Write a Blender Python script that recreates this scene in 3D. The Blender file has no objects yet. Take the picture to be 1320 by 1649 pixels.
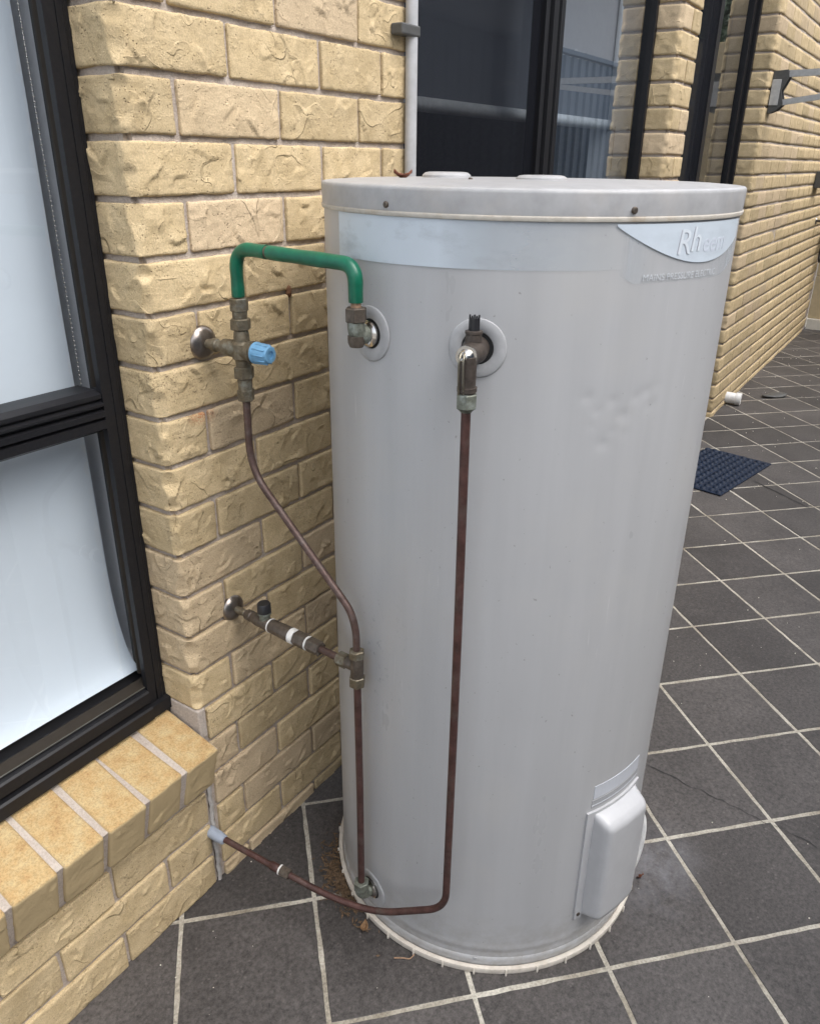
import bpy, bmesh, math, random
import numpy as np
from mathutils import Vector, Matrix

random.seed(7)
S = bpy.context.scene
C = S.collection
R_ = math.radians

# ------------------------------------------------------------------ camera
PITCH, ROLL, YAW, F_PX = 0.42234, 0.01160, 0.57938, 1261.7
fw = Vector((math.cos(PITCH)*math.cos(YAW), math.cos(PITCH)*math.sin(YAW), -math.sin(PITCH)))
rt0 = fw.cross(Vector((0, 0, 1))).normalized()
up0 = rt0.cross(fw)
rt = math.cos(ROLL)*rt0 + math.sin(ROLL)*up0
up = -math.sin(ROLL)*rt0 + math.cos(ROLL)*up0
CAM = Vector((0, -1.03203, 1.46814))
cd = bpy.data.cameras.new('camera'); cam = bpy.data.objects.new('camera', cd); C.objects.link(cam)
M = Matrix((rt, up, -fw)).transposed().to_4x4(); M.translation = CAM
cam.matrix_world = M
cd.sensor_fit = 'VERTICAL'; cd.sensor_height = 24.0; cd.lens = 24.0*F_PX/1649.0
cd.clip_start = 0.02; cd.clip_end = 400
S.camera = cam

# ------------------------------------------------------------------ light
SUN_EL, SUN_AZ = R_(56), R_(-88)          # azimuth measured from +x towards +y
world = bpy.data.worlds.new('World'); S.world = world; world.use_nodes = True
wn = world.node_tree; bg = wn.nodes['Background']
sky = wn.nodes.new('ShaderNodeTexSky'); sky.sky_type = 'NISHITA'; sky.sun_disc = False
sky.sun_elevation = SUN_EL; sky.sun_rotation = math.pi/2 - SUN_AZ
sky.air_density = 1.0; sky.dust_density = 3.0; sky.ozone_density = 1.0
hsv = wn.nodes.new('ShaderNodeHueSaturation'); hsv.inputs['Saturation'].default_value = 0.36
wn.links.new(sky.outputs[0], hsv.inputs['Color']); wn.links.new(hsv.outputs[0], bg.inputs['Color'])
bg.inputs['Strength'].default_value = 0.15
ld = bpy.data.lights.new('sun', 'SUN'); ld.energy = 0.7; ld.angle = R_(60); ld.color = (1.0, 0.97, 0.92)
sun = bpy.data.objects.new('sun', ld); C.objects.link(sun)
sdir = Vector((math.cos(SUN_EL)*math.cos(SUN_AZ), math.cos(SUN_EL)*math.sin(SUN_AZ), math.sin(SUN_EL)))
sun.rotation_euler = sdir.to_track_quat('Z', 'Y').to_euler()
sun.location = (2, -3, 6)
vs = S.view_settings
vs.view_transform = 'Standard'; vs.look = 'None'; vs.gamma = 1.0; vs.use_curve_mapping = False
vs.exposure = 1.42

# ------------------------------------------------------------------ tags
def tag(o, label=None, cat=None, group=None, kind=None):
    if label: o['label'] = label
    if cat: o['category'] = cat
    if group: o['group'] = group
    if kind: o['kind'] = kind
    return o
def thing(name, label, cat, loc=(0, 0, 0), group=None):
    o = bpy.data.objects.new(name, None); C.objects.link(o); o.location = loc
    o.empty_display_size = 0.05
    return tag(o, label, cat, group)

# ------------------------------------------------------------------ materials
class NT:
    def __init__(self, name):
        m = bpy.data.materials.new(name); m.use_nodes = True
        self.m = m; self.t = m.node_tree; self.b = self.t.nodes['Principled BSDF']
        self.out = self.t.nodes['Material Output']
    def n(self, typ, **kw):
        nd = self.t.nodes.new(typ)
        for k, v in kw.items():
            if isinstance(k, str) and hasattr(nd, k): setattr(nd, k, v)
            else: nd.inputs[k].default_value = v
        return nd
    def l(self, a, b): self.t.links.new(a, b)
    def coord(self, kind='Object'):
        return self.n('ShaderNodeTexCoord').outputs[kind]
    def pos(self):
        return self.n('ShaderNodeNewGeometry').outputs['Position']
    def noise(self, vec, scale, detail=4, rough=0.55, dim='3D'):
        nd = self.n('ShaderNodeTexNoise', noise_dimensions=dim)
        nd.inputs['Scale'].default_value = scale; nd.inputs['Detail'].default_value = detail
        nd.inputs['Roughness'].default_value = rough
        if vec is not None: self.l(vec, nd.inputs['Vector'])
        return nd.outputs['Fac']
    def ramp(self, fac, stops, interp='LINEAR'):
        r = self.n('ShaderNodeValToRGB'); cr = r.color_ramp; cr.interpolation = interp
        while len(cr.elements) < len(stops): cr.elements.new(0.5)
        for e, (p, c) in zip(cr.elements, stops):
            e.position = p; e.color = (c, c, c, 1) if isinstance(c, (int, float)) else (*c, 1)
        self.l(fac, r.inputs['Fac']); return r.outputs['Color']
    def mix(self, fac, a, b, mode='MIX'):
        mx = self.n('ShaderNodeMix', data_type='RGBA', blend_type=mode)
        for i, v in ((0, fac), (6, a), (7, b)):
            if hasattr(v, 'links') or hasattr(v, 'is_linked'): self.l(v, mx.inputs[i])
            elif i == 0: mx.inputs[0].default_value = v
            else: mx.inputs[i].default_value = (*v, 1)
        return mx.outputs[2]
    def math(self, op, a, b=None, clamp=False):
        mt = self.n('ShaderNodeMath', operation=op); mt.use_clamp = clamp
        for i, v in ((0, a), (1, b)):
            if v is None: continue
            if isinstance(v, (int, float)): mt.inputs[i].default_value = v
            else: self.l(v, mt.inputs[i])
        return mt.outputs[0]
    def rand(self): return self.n('ShaderNodeObjectInfo').outputs['Random']
    def offset(self, vec, amount=37.0):
        c = self.n('ShaderNodeCombineXYZ'); r = self.math('MULTIPLY', self.rand(), amount)
        for i in range(3): self.l(r, c.inputs[i])
        a = self.n('ShaderNodeVectorMath', operation='ADD'); self.l(vec, a.inputs[0]); self.l(c.outputs[0], a.inputs[1])
        return a.outputs[0]
    def dist(self, vec, p, scale=(1, 1, 1)):
        s = self.n('ShaderNodeVectorMath', operation='SUBTRACT'); self.l(vec, s.inputs[0]); s.inputs[1].default_value = p
        m = self.n('ShaderNodeVectorMath', operation='MULTIPLY'); self.l(s.outputs[0], m.inputs[0]); m.inputs[1].default_value = scale
        d = self.n('ShaderNodeVectorMath', operation='LENGTH'); self.l(m.outputs[0], d.inputs[0])
        return d.outputs['Value']
    def bump(self, h, strength=0.4, dist=0.002, prev=None):
        b = self.n('ShaderNodeBump'); b.inputs['Strength'].default_value = strength; b.inputs['Distance'].default_value = dist
        self.l(h, b.inputs['Height'])
        if prev is not None: self.l(prev, b.inputs['Normal'])
        self.l(b.outputs[0], self.b.inputs['Normal']); return b.outputs[0]
    def set(self, col=None, rough=None, metal=None, spec=None):
        for k, v in (('Base Color', col), ('Roughness', rough), ('Metallic', metal), ('Specular IOR Level', spec)):
            if v is None: continue
            if hasattr(v, 'is_linked'): self.l(v, self.b.inputs[k])
            elif k == 'Base Color': self.b.inputs[k].default_value = (*v, 1)
            else: self.b.inputs[k].default_value = v
        return self

def brick_material(name, lo, hi, alt, spots=True):
    N = NT(name); v = N.offset(N.coord()); P = N.pos()
    col = N.mix(N.ramp(N.noise(v, 26, 5, 0.65), [(0.3, 0.0), (0.7, 1.0)]), lo, hi)
    col = N.mix(N.ramp(N.rand(), [(0.62, 0.0), (0.66, 0.65), (1.0, 0.4)]), col, alt)        # some bricks burnt pinker
    tone = N.ramp(N.math('FRACT', N.math('MULTIPLY', N.rand(), 17.31)), [(0, 0.86), (1, 1.08)])
    col = N.mix(1.0, col, tone, 'MULTIPLY')
    fine = N.noise(v, 420, 3, 0.7)
    col = N.mix(1.0, col, N.ramp(fine, [(0.3, 0.72), (0.7, 1.14)]), 'MULTIPLY')
    # drag marks stretched along the brick
    mp = N.n('ShaderNodeMapping'); mp.inputs['Scale'].default_value = (12, 12, 120); mp.inputs['Rotation'].default_value = (0, 0.5, 0)
    N.l(v, mp.inputs['Vector'])
    drag = N.noise(mp.outputs[0], 1.0, 3, 0.6)
    # small dark pits
    vor = N.n('ShaderNodeTexVoronoi'); vor.inputs['Scale'].default_value = 165; N.l(v, vor.inputs['Vector'])
    pm = N.ramp(N.noise(v, 18, 3, 0.7), [(0.44, 0.0), (0.60, 1.0)])
    pit = N.math('MULTIPLY', N.ramp(vor.outputs['Distance'], [(0.10, 1.0), (0.24, 0.0)]), pm)
    col = N.mix(N.math('MULTIPLY', pit, 0.62), col, (0.09, 0.055, 0.03))
    if spots:
        d = N.dist(P, (0.905, 0, 1.055), (24, 1, 46)); sp = N.noise(P, 260, 3, 0.7)
        m = N.math('MULTIPLY', N.ramp(d, [(0.1, 1.0), (0.95, 0.0)]), N.ramp(sp, [(0.42, 0.0), (0.58, 1.0)]))
        col = N.mix(N.math('MULTIPLY', m, 0.85), col, (0.36, 0.10, 0.03))
        d2 = N.dist(P, (0.845, 0, 1.14), (16, 1, 16)); sp2 = N.noise(P, 330, 2, 0.6)
        m2 = N.math('MULTIPLY', N.ramp(d2, [(0.3, 1.0), (1.0, 0.0)]), N.ramp(sp2, [(0.60, 0.0), (0.66, 1.0)]))
        col = N.mix(N.math('MULTIPLY', m2, 0.8), col, (0.08, 0.045, 0.02))
    # pressed-clay lips: contour lines of slow noise, sharp on one side
    lips = None
    for sc_, mk, off in ((11.0, 7.0, 3.1), (19.0, 12.0, 9.7)):
        ov = N.n('ShaderNodeVectorMath', operation='ADD'); N.l(v, ov.inputs[0]); ov.inputs[1].default_value = (off, off, off)
        cn = N.ramp(N.noise(ov.outputs[0], sc_, 1, 0.4), [(0.0, 0.0), (0.502, 0.0), (0.509, 1.0), (0.58, 0.0)])
        cn = N.math('MULTIPLY', cn, N.ramp(N.noise(ov.outputs[0], mk, 1), [(0.55, 0.0), (0.63, 1.0)]))
        lips = cn if lips is None else N.math('ADD', lips, cn)
    h = N.math('ADD', N.math('MULTIPLY', fine, 0.25), N.math('MULTIPLY', drag, 0.45))
    h = N.math('ADD', h, N.math('MULTIPLY', lips, 1.5))
    h = N.math('ADD', h, N.math('MULTIPLY', N.ramp(N.noise(v, 45, 3, 0.6), [(0.56, 0.0), (0.60, 1.0), (0.80, 0.3)]), 0.28))
    h = N.math('SUBTRACT', h, N.math('MULTIPLY', pit, 0.9))
    N.set(col, 0.86, spec=0.25); N.bump(h, 0.8, 0.0022)
    return N.m
M_BRICK = brick_material('cream_brick', (0.490, 0.375, 0.212), (0.625, 0.492, 0.300), (0.585, 0.456, 0.318))
def sill_material():
    N = NT('sill_brick'); v = N.offset(N.coord())
    a = N.ramp(N.noise(v, 34, 6, 0.7), [(0.35, (0.50, 0.385, 0.21)), (0.55, (0.47, 0.325, 0.155)), (0.72, (0.40, 0.245, 0.11))])
    fine = N.noise(v, 300, 4, 0.75)
    col = N.mix(1.0, a, N.ramp(fine, [(0.30, 0.62), (0.55, 1.05), (0.75, 1.15)]), 'MULTIPLY')
    # the glazed front face is the wall brick colour
    g = N.n('ShaderNodeNewGeometry'); s = N.n('ShaderNodeSeparateXYZ'); N.l(N.coord('Normal'), s.inputs[0])
    col = N.mix(N.ramp(s.outputs[2], [(0.35, 1.0), (0.7, 0.0)]), col, (0.44, 0.34, 0.195))
    N.set(col, 0.9, spec=0.2); N.bump(fine, 0.7, 0.0025); return N.m
M_SILL = sill_material()
def mortar_material():
    N = NT('mortar'); P = N.pos(); f = N.noise(P, 240, 4, 0.7)
    col = N.mix(N.ramp(N.noise(P, 8, 3), [(0.35, 0), (0.65, 1)]), (0.43, 0.365, 0.315), (0.52, 0.455, 0.40))
    col = N.mix(1.0, col, N.ramp(f, [(0.3, 0.75), (0.7, 1.1)]), 'MULTIPLY')
    N.set(col, 0.95, spec=0.1); N.bump(f, 0.8, 0.003); return N.m
M_MORTAR = mortar_material()
def tile_material():
    N = NT('charcoal_tile'); P = N.pos(); v = N.offset(P, 11)
    f = N.noise(v, 105, 6, 0.82); big = N.noise(P, 3.5, 5, 0.6); mid = N.noise(P, 22, 4, 0.6)
    col = N.mix(N.ramp(f, [(0.30, 0), (0.70, 1)]), (0.019, 0.0175, 0.0168), (0.118, 0.107, 0.102))
    col = N.mix(1.0, col, N.ramp(N.rand(), [(0, 0.78), (1, 1.18)]), 'MULTIPLY')
    col = N.mix(1.0, col, N.ramp(big, [(0.3, 0.78), (0.7, 1.2)]), 'MULTIPLY')
    vor = N.n('ShaderNodeTexVoronoi'); vor.inputs['Scale'].default_value = 70; N.l(v, vor.inputs['Vector'])
    fl = N.math('MULTIPLY', N.ramp(vor.outputs['Distance'], [(0.10, 1.0), (0.24, 0.0)]), N.ramp(mid, [(0.46, 0), (0.60, 1)]))
    col = N.mix(N.math('MULTIPLY', fl, 0.5), col, (0.165, 0.15, 0.14))
    # pale lime bloom where the heater has leaked
    d = N.dist(P, (1.40, -0.80, 0), (5.6, 8.5, 1)); wv = N.noise(P, 16, 5, 0.7)
    m = N.math('MULTIPLY', N.ramp(d, [(0.15, 1.0), (1.0, 0.0)]), N.ramp(wv, [(0.36, 0.05), (0.66, 1.0)]))
    col = N.mix(N.math('MULTIPLY', m, 0.42), col, (0.27, 0.27, 0.295))
    # dust caught against the wall and round the heater
    N.set(col, N.ramp(f, [(0.3, 0.5), (0.7, 0.75)]), spec=0.35); N.bump(f, 0.5, 0.0016); return N.m
M_TILE = tile_material()
def grout_material():
    N = NT('grout'); P = N.pos(); f = N.noise(P, 190, 4, 0.7); big = N.noise(P, 6, 4, 0.65)
    col = N.mix(N.ramp(big, [(0.32, 0), (0.7, 1)]), (0.26, 0.23, 0.18), (0.57, 0.54, 0.47))
    col = N.mix(1.0, col, N.ramp(f, [(0.28, 0.55), (0.6, 1.08)]), 'MULTIPLY')
    N.set(col, 0.95, spec=0.1); N.bump(f, 0.8, 0.002); return N.m
M_GROUT = grout_material()
def painted_steel():
    N = NT('painted_steel'); P = N.pos()
    mp = N.n('ShaderNodeMapping'); mp.inputs['Scale'].default_value = (14, 14, 1.1); N.l(P, mp.inputs['Vector'])
    streak = N.noise(mp.outputs[0], 1.0, 4, 0.6); blot = N.noise(P, 5, 4, 0.6); f = N.noise(P, 300, 3, 0.6)
    col = N.mix(N.ramp(streak, [(0.35, 0), (0.68, 1)]), (0.392, 0.394, 0.400), (0.432, 0.435, 0.442))
    col = N.mix(N.math('MULTIPLY', N.ramp(blot, [(0.5, 0), (0.72, 1)]), 0.35), col, (0.46, 0.45, 0.43))
    # grime marks on the wall side, rubbed paint
    d = N.dist(P, (0.95, -0.36, 0.68), (12, 12, 6)); sc = N.noise(P, 60, 4, 0.7)
    m = N.math('MULTIPLY', N.ramp(d, [(0.2, 1), (1.0, 0)]), N.ramp(sc, [(0.60, 0), (0.68, 1)]))
    col = N.mix(N.math('MULTIPLY', m, 0.6), col, (0.13, 0.14, 0.17))
    s = N.n('ShaderNodeSeparateXYZ'); N.l(P, s.inputs[0])
    low = N.math('MULTIPLY', N.ramp(s.outputs[2], [(0.01, 1.0), (0.16, 0.0)]), N.ramp(N.noise(P, 30, 5, 0.7), [(0.4, 0), (0.65, 1)]))
    col = N.mix(N.math('MULTIPLY', low, 0.62), col, (0.26, 0.235, 0.20))
    # hair scratches and small scuffs
    m2 = N.n('ShaderNodeMapping'); m2.inputs['Scale'].default_value = (160, 160, 9); m2.inputs['Rotation'].default_value = (0.25, 0.18, 0); N.l(P, m2.inputs['Vector'])
    sc2 = N.math('MULTIPLY', N.ramp(N.noise(m2.outputs[0], 1.0, 2, 0.5), [(0.70, 0), (0.74, 1)]), N.ramp(N.noise(P, 7, 3), [(0.52, 0), (0.62, 1)]))
    col = N.mix(N.math('MULTIPLY', sc2, 0.35), col, (0.62, 0.62, 0.62))
    sp = N.math('MULTIPLY', N.ramp(N.noise(P, 130, 2, 0.5), [(0.735, 0), (0.755, 1)]), 0.6)
    col = N.mix(sp, col, (0.20, 0.19, 0.185))
    N.set(col, N.ramp(N.math('ADD', N.math('MULTIPLY', blot, 0.5), N.math('MULTIPLY', streak, 0.5)), [(0.35, 0.27), (0.65, 0.46)]), spec=0.5)
    h = N.math('ADD', N.math('MULTIPLY', streak, 1.0), N.math('MULTIPLY', f, 0.02)); N.bump(h, 0.12, 0.004)
    return N.m
M_STEEL = painted_steel()
def simple(name, col, rough=0.5, metal=0.0, var=0.12, scale=60, bump=0.15, dist=0.001, spec=0.5, dirt=None):
    N = NT(name); P = N.pos(); f = N.noise(P, scale, 4, 0.65)
    a = tuple(c*(1-var) for c in col); b = tuple(min(1, c*(1+var)) for c in col)
    cc = N.mix(N.ramp(f, [(0.3, 0), (0.7, 1)]), a, b)
    if dirt:
        g = N.noise(P, scale*0.45, 5, 0.7)
        cc = N.mix(N.ramp(g, [(0.5, 0.0), (0.68, dirt[1])]), cc, dirt[0])
    N.set(cc, rough, metal, spec)
    if bump: N.bump(f, bump, dist)
    return N.m
M_LID = simple('lid_plastic', (0.355, 0.355, 0.360), 0.42, dirt=((0.42, 0.38, 0.33), 0.25), scale=30, bump=0.05)
M_SEAM = simple('cream_seam', (0.44, 0.41, 0.36), 0.6, dirt=((0.30, 0.22, 0.13), 0.5))
M_BASE = simple('cream_base_plastic', (0.62, 0.57, 0.50), 0.6, dirt=((0.33, 0.27, 0.20), 0.5), scale=40)
M_FLANGE = simple('grey_flange_plastic', (0.385, 0.388, 0.395), 0.45, scale=40, bump=0.05)
M_COVER = simple('grey_cover_plastic', (0.45, 0.453, 0.463), 0.36, var=0.04, scale=30, bump=0.04)
M_BLACK = simple('flat_cavity_black', (0.012, 0.012, 0.013), 0.7)
M_BRASS = simple('weathered_brass', (0.155, 0.130, 0.090), 0.5, 0.55, 0.35, 110, 0.5, dirt=((0.30, 0.31, 0.27), 0.55))
M_BRONZE = simple('dark_bronze', (0.105, 0.085, 0.068), 0.5, 0.5, 0.3, 120, 0.5, dirt=((0.2, 0.175, 0.145), 0.4))
M_OLDBRONZE = simple('old_bronze', (0.070, 0.056, 0.047), 0.55, 0.4, 0.35, 120, 0.6, dirt=((0.13, 0.115, 0.10), 0.4))
M_VERDI = simple('verdigris_brass', (0.155, 0.165, 0.135), 0.55, 0.4, 0.4, 140, 0.6, dirt=((0.36, 0.40, 0.37), 0.6))
M_COPPER = simple('aged_copper', (0.100, 0.062, 0.052), 0.48, 0.45, 0.3, 70, 0.25, dirt=((0.155, 0.125, 0.115), 0.6))
M_COPPER2 = simple('reddish_copper', (0.092, 0.047, 0.041), 0.45, 0.45, 0.4, 45, 0.3, dirt=((0.125, 0.098, 0.085), 0.75))
M_CHROME = simple('chrome', (0.60, 0.58, 0.55), 0.2, 1.0, 0.08, 60, 0.08)
M_LEVER = simple('dull_lever', (0.25, 0.23, 0.185), 0.38, 0.85, 0.15, 90, 0.15, dirt=((0.14, 0.12, 0.09), 0.5))
M_ROSETTE = simple('stained_steel', (0.30, 0.265, 0.235), 0.28, 0.95, 0.2, 50, 0.12, dirt=((0.13, 0.095, 0.075), 0.6))
M_GREEN = simple('green_lagging', (0.002, 0.118, 0.064), 0.33, 0, 0.25, 35, 0.15, dirt=((0.010, 0.060, 0.036), 0.5))
M_BLUECAP = simple('blue_plastic', (0.145, 0.335, 0.53), 0.5, 0, 0.12, 80, 0.2)
M_BLACKPL = simple('black_plastic', (0.016, 0.016, 0.018), 0.42)
M_WHITE = simple('white_tape', (0.72, 0.71, 0.68), 0.6, dirt=((0.4, 0.36, 0.3), 0.4), scale=120)
M_PVC = simple('white_pvc', (0.70, 0.70, 0.69), 0.4, dirt=((0.45, 0.42, 0.38), 0.4), scale=50, bump=0.05)
M_GREYPL = simple('grey_plastic_sleeve', (0.29, 0.33, 0.40), 0.5, scale=60)
M_CONDUIT = simple('grey_conduit', (0.42, 0.425, 0.435), 0.45, scale=25, bump=0.05, dirt=((0.32, 0.30, 0.27), 0.4))
M_SILICONE = simple('grey_sealant', (0.40, 0.375, 0.35), 0.7, scale=120, bump=0.8, dist=0.004)
M_FRAME = simple('black_powdercoat', (0.010, 0.010, 0.012), 0.42, 0, 0.2, 200, 0.06, spec=0.28, dirt=((0.018, 0.017, 0.016), 0.5))
M_BEAD = simple('dark_olive_gasket', (0.024, 0.019, 0.014), 0.65, scale=50, spec=0.2)
M_ALUM = simple('dull_grey_bead', (0.10, 0.095, 0.08), 0.4, 0.3)
M_REVEAL = simple('painted_reveal', (0.72, 0.73, 0.76), 0.6, var=0.04)
M_BLIND = simple('blind_fabric', (0.60, 0.65, 0.71), 0.75, var=0.015, scale=9, bump=0.05)
M_BLIND2 = simple('grey_blind_fabric', (0.12, 0.135, 0.165), 0.8, var=0.05, scale=12)
M_RAIL = simple('blind_rail', (0.52, 0.54, 0.57), 0.4)
M_CHAIN = simple('steel_beads', (0.62, 0.60, 0.56), 0.25, 0.6)
M_ROOM = simple('room_paint', (0.30, 0.30, 0.31), 0.9)
M_NAVY = simple('navy_rubber', (0.006, 0.014, 0.034), 0.6, 0, 0.3, 60, 0.3, spec=0.3)
M_DGREY = simple('dark_grey_metal', (0.075, 0.075, 0.072), 0.5)
M_LGREY = simple('light_grey_metal', (0.42, 0.42, 0.41), 0.45)
M_DEAD = simple('dry_leaf', (0.20, 0.115, 0.055), 0.75, 0, 0.35, 150, 0.5)
M_LITTER = simple('litter', (0.125, 0.080, 0.045), 0.85, 0, 0.5, 300, 0.5)
M_RUSTLEAF = simple('rust_leaf', (0.15, 0.045, 0.02), 0.6, 0, 0.35, 150, 0.5)
M_TWIG = simple('twig', (0.30, 0.19, 0.12), 0.8, 0, 0.3, 200, 0.5)
M_MUD = simple('mud', (0.14, 0.065, 0.03), 0.9, 0, 0.35, 150, 0.8, 0.003)
M_BEIGE = simple('beige_render', (0.52, 0.42, 0.26), 0.85, 0, 0.08, 20, 0.3)
M_CREAM = simple('cream_trim', (0.68, 0.64, 0.55), 0.7, 0, 0.06, 20)
M_FENCE = simple('slate_steel', (0.12, 0.155, 0.20), 0.5, 0, 0.06, 6, 0.05)
M_NWALL = simple('pale_render', (0.60, 0.585, 0.575), 0.8, 0, 0.04, 8, 0.2)
M_NROOF = simple('grey_roof', (0.16, 0.16, 0.17), 0.7)
M_NGLASS = simple('dark_glass', (0.10, 0.09, 0.085), 0.15)
M_BARK = simple('bark', (0.16, 0.12, 0.085), 0.9, 0, 0.3, 30, 0.8, 0.01)
M_GROUND = simple('earth', (0.20, 0.19, 0.17), 0.95, 0, 0.2, 3, 0.4, 0.01)
M_RUBY = simple('brown_sealant', (0.10, 0.065, 0.045), 0.6)
def leaf_material():
    N = NT('leaf'); 
    N.set(N.mix(N.ramp(N.noise(N.pos(), 3.5, 3), [(0.3, 0), (0.7, 1)]), (0.022, 0.050, 0.016), (0.060, 0.105, 0.035)), 0.6)
    return N.m
M_LEAF = leaf_material()
def glass_material(name, k=1.7, tint=(0.86, 0.90, 0.90)):
    N = NT(name); N.t.nodes.remove(N.b)
    fr = N.n('ShaderNodeFresnel'); g = N.n('ShaderNodeNewGeometry')      # thin pane: same reflectance from either side
    N.l(N.math('ADD', 1.52, N.math('MULTIPLY', g.outputs['Backfacing'], 1/1.52-1.52)), fr.inputs['IOR'])
    fac = N.math('MULTIPLY', fr.outputs[0], k, True)
    tr = N.n('ShaderNodeBsdfTransparent'); tr.inputs[0].default_value = (*tint, 1)
    gl = N.n('ShaderNodeBsdfGlossy'); gl.inputs['Roughness'].default_value = 0.0; gl.inputs['Color'].default_value = (0.95, 0.97, 1, 1)
    mx = N.n('ShaderNodeMixShader'); N.l(fac, mx.inputs[0]); N.l(tr.outputs[0], mx.inputs[1]); N.l(gl.outputs[0], mx.inputs[2])
    N.l(mx.outputs[0], N.out.inputs['Surface']); return N.m
M_GLASS = glass_material('window_glass', 1.3, (0.95, 0.97, 0.975))
M_GLASS2 = glass_material('reflective_glass', 2.5, (0.78, 0.82, 0.84))
def screen_material():
    N = NT('fly_screen_mesh'); N.set((0.008, 0.009, 0.013), 0.8, spec=0.1)
    tr = N.n('ShaderNodeBsdfTransparent'); mx = N.n('ShaderNodeMixShader')
    mx.inputs[0].default_value = 0.62
    N.l(tr.outputs[0], mx.inputs[1]); N.l(N.b.outputs[0], mx.inputs[2]); N.l(mx.outputs[0], N.out.inputs['Surface']); return N.m
M_SCREEN = screen_material()
def decal_material(name, col, alpha_stops, scale=(9, 9, 22), rough=0.4, strong=1.0, fade=None):
    N = NT(name); P = N.pos(); mp = N.n('ShaderNodeMapping'); mp.inputs['Scale'].default_value = scale; N.l(P, mp.inputs['Vector'])
    a = N.ramp(N.noise(mp.outputs[0], 1.0, 5, 0.65), alpha_stops)
    if fade is not None:
        uv = N.n('ShaderNodeSeparateXYZ'); N.l(N.coord('UV'), uv.inputs[0])
        a = N.math('MULTIPLY', a, N.ramp(uv.outputs[0], fade))
    a = N.math('MULTIPLY', a, strong)
    f = N.noise(P, 40, 3); cc = N.mix(f, tuple(c*0.95 for c in col), col)
    N.set(cc, rough); tr = N.n('ShaderNodeBsdfTransparent'); mx = N.n('ShaderNodeMixShader')
    N.l(a, mx.inputs[0]); N.l(tr.outputs[0], mx.inputs[1]); N.l(N.b.outputs[0], mx.inputs[2]); N.l(mx.outputs[0], N.out.inputs['Surface'])
    return N.m
M_BAND = decal_material('faded_band', (0.57, 0.635, 0.695), [(0.28, 0.68), (0.52, 1.0)], fade=[(0.0, 1.0), (0.45, 0.95), (0.62, 0.45), (0.85, 0.25), (1.0, 0.05)])
M_LOGO = decal_material('faded_logo_panel', (0.57, 0.635, 0.70), [(0.2, 0.82), (0.5, 1.0)])
M_HALO = decal_material('faded_logo_halo', (0.57, 0.625, 0.68), [(0.3, 0.15), (0.7, 0.55)], scale=(45, 45, 2.5), strong=0.75, fade=[(0.0, 0.0), (0.05, 0.8), (0.12, 0.6), (0.2, 0.15), (0.55, 0.25), (0.8, 0.8), (1.0, 1.0)])
M_LET1 = simple('letter_shadow', (0.44, 0.45, 0.50), 0.5, var=0.05)
M_LET2 = simple('letter_face', (0.63, 0.68, 0.73), 0.45, var=0.04)
M_LET3 = simple('letter_pink', (0.555, 0.595, 0.67), 0.45, var=0.04)
M_LET4 = simple('letter_small', (0.53, 0.555, 0.58), 0.5, var=0.05)
M_STICK = simple('pale_sticker', (0.50, 0.52, 0.56), 0.45, var=0.04)
M_STICKD = simple('grey_sticker', (0.33, 0.335, 0.345), 0.5, var=0.06)

# ------------------------------------------------------------------ mesh helpers
def new_obj(name, me, mat=None, parent=None, loc=None):
    if mat is not None and not me.materials: me.materials.append(mat)
    o = bpy.data.objects.new(name, me); C.objects.link(o)
    if parent is not None: o.parent = parent
    if loc is not None: o.location = loc
    return o
def pyd(name, v, f, mat, parent=None, loc=None, smooth=True):
    me = bpy.data.meshes.new(name); me.from_pydata([tuple(map(float, p)) for p in v], [], [tuple(map(int, q)) for q in f])
    me.update()
    if smooth: me.polygons.foreach_set('use_smooth', [True]*len(me.polygons))
    return new_obj(name, me, mat, parent, loc)
def from_bm(name, bm, mat, parent=None, loc=None, smooth=False, angle=None):
    bmesh.ops.recalc_face_normals(bm, faces=bm.faces)
    me = bpy.data.meshes.new(name); bm.to_mesh(me); bm.free()
    if smooth: me.polygons.foreach_set('use_smooth', [True]*len(me.polygons))
    if smooth and angle is not None:
        me.update(); me.set_sharp_from_angle(angle=R_(angle))
    return new_obj(name, me, mat, parent, loc)
def bm_box(bm, x0, x1, y0, y1, z0, z1, bevel=0.0):
    vs = [bm.verts.new((x, y, z)) for x in (x0, x1) for y in (y0, y1) for z in (z0, z1)]
    F = [(0, 1, 3, 2), (4, 6, 7, 5), (0, 4, 5, 1), (2, 3, 7, 6), (0, 2, 6, 4), (1, 5, 7, 3)]
    fs = [bm.faces.new([vs[i] for i in q]) for q in F]
    if bevel:
        es = {e for f in fs for e in f.edges}
        bmesh.ops.bevel(bm, geom=list(es), offset=bevel, segments=2, affect='EDGES', profile=0.5)
def box(name, mat, parent, x0, x1, y0, y1, z0, z1, bevel=0.0):
    bm = bmesh.new(); bm_box(bm, x0, x1, y0, y1, z0, z1, bevel); return from_bm(name, bm, mat, parent)
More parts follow.
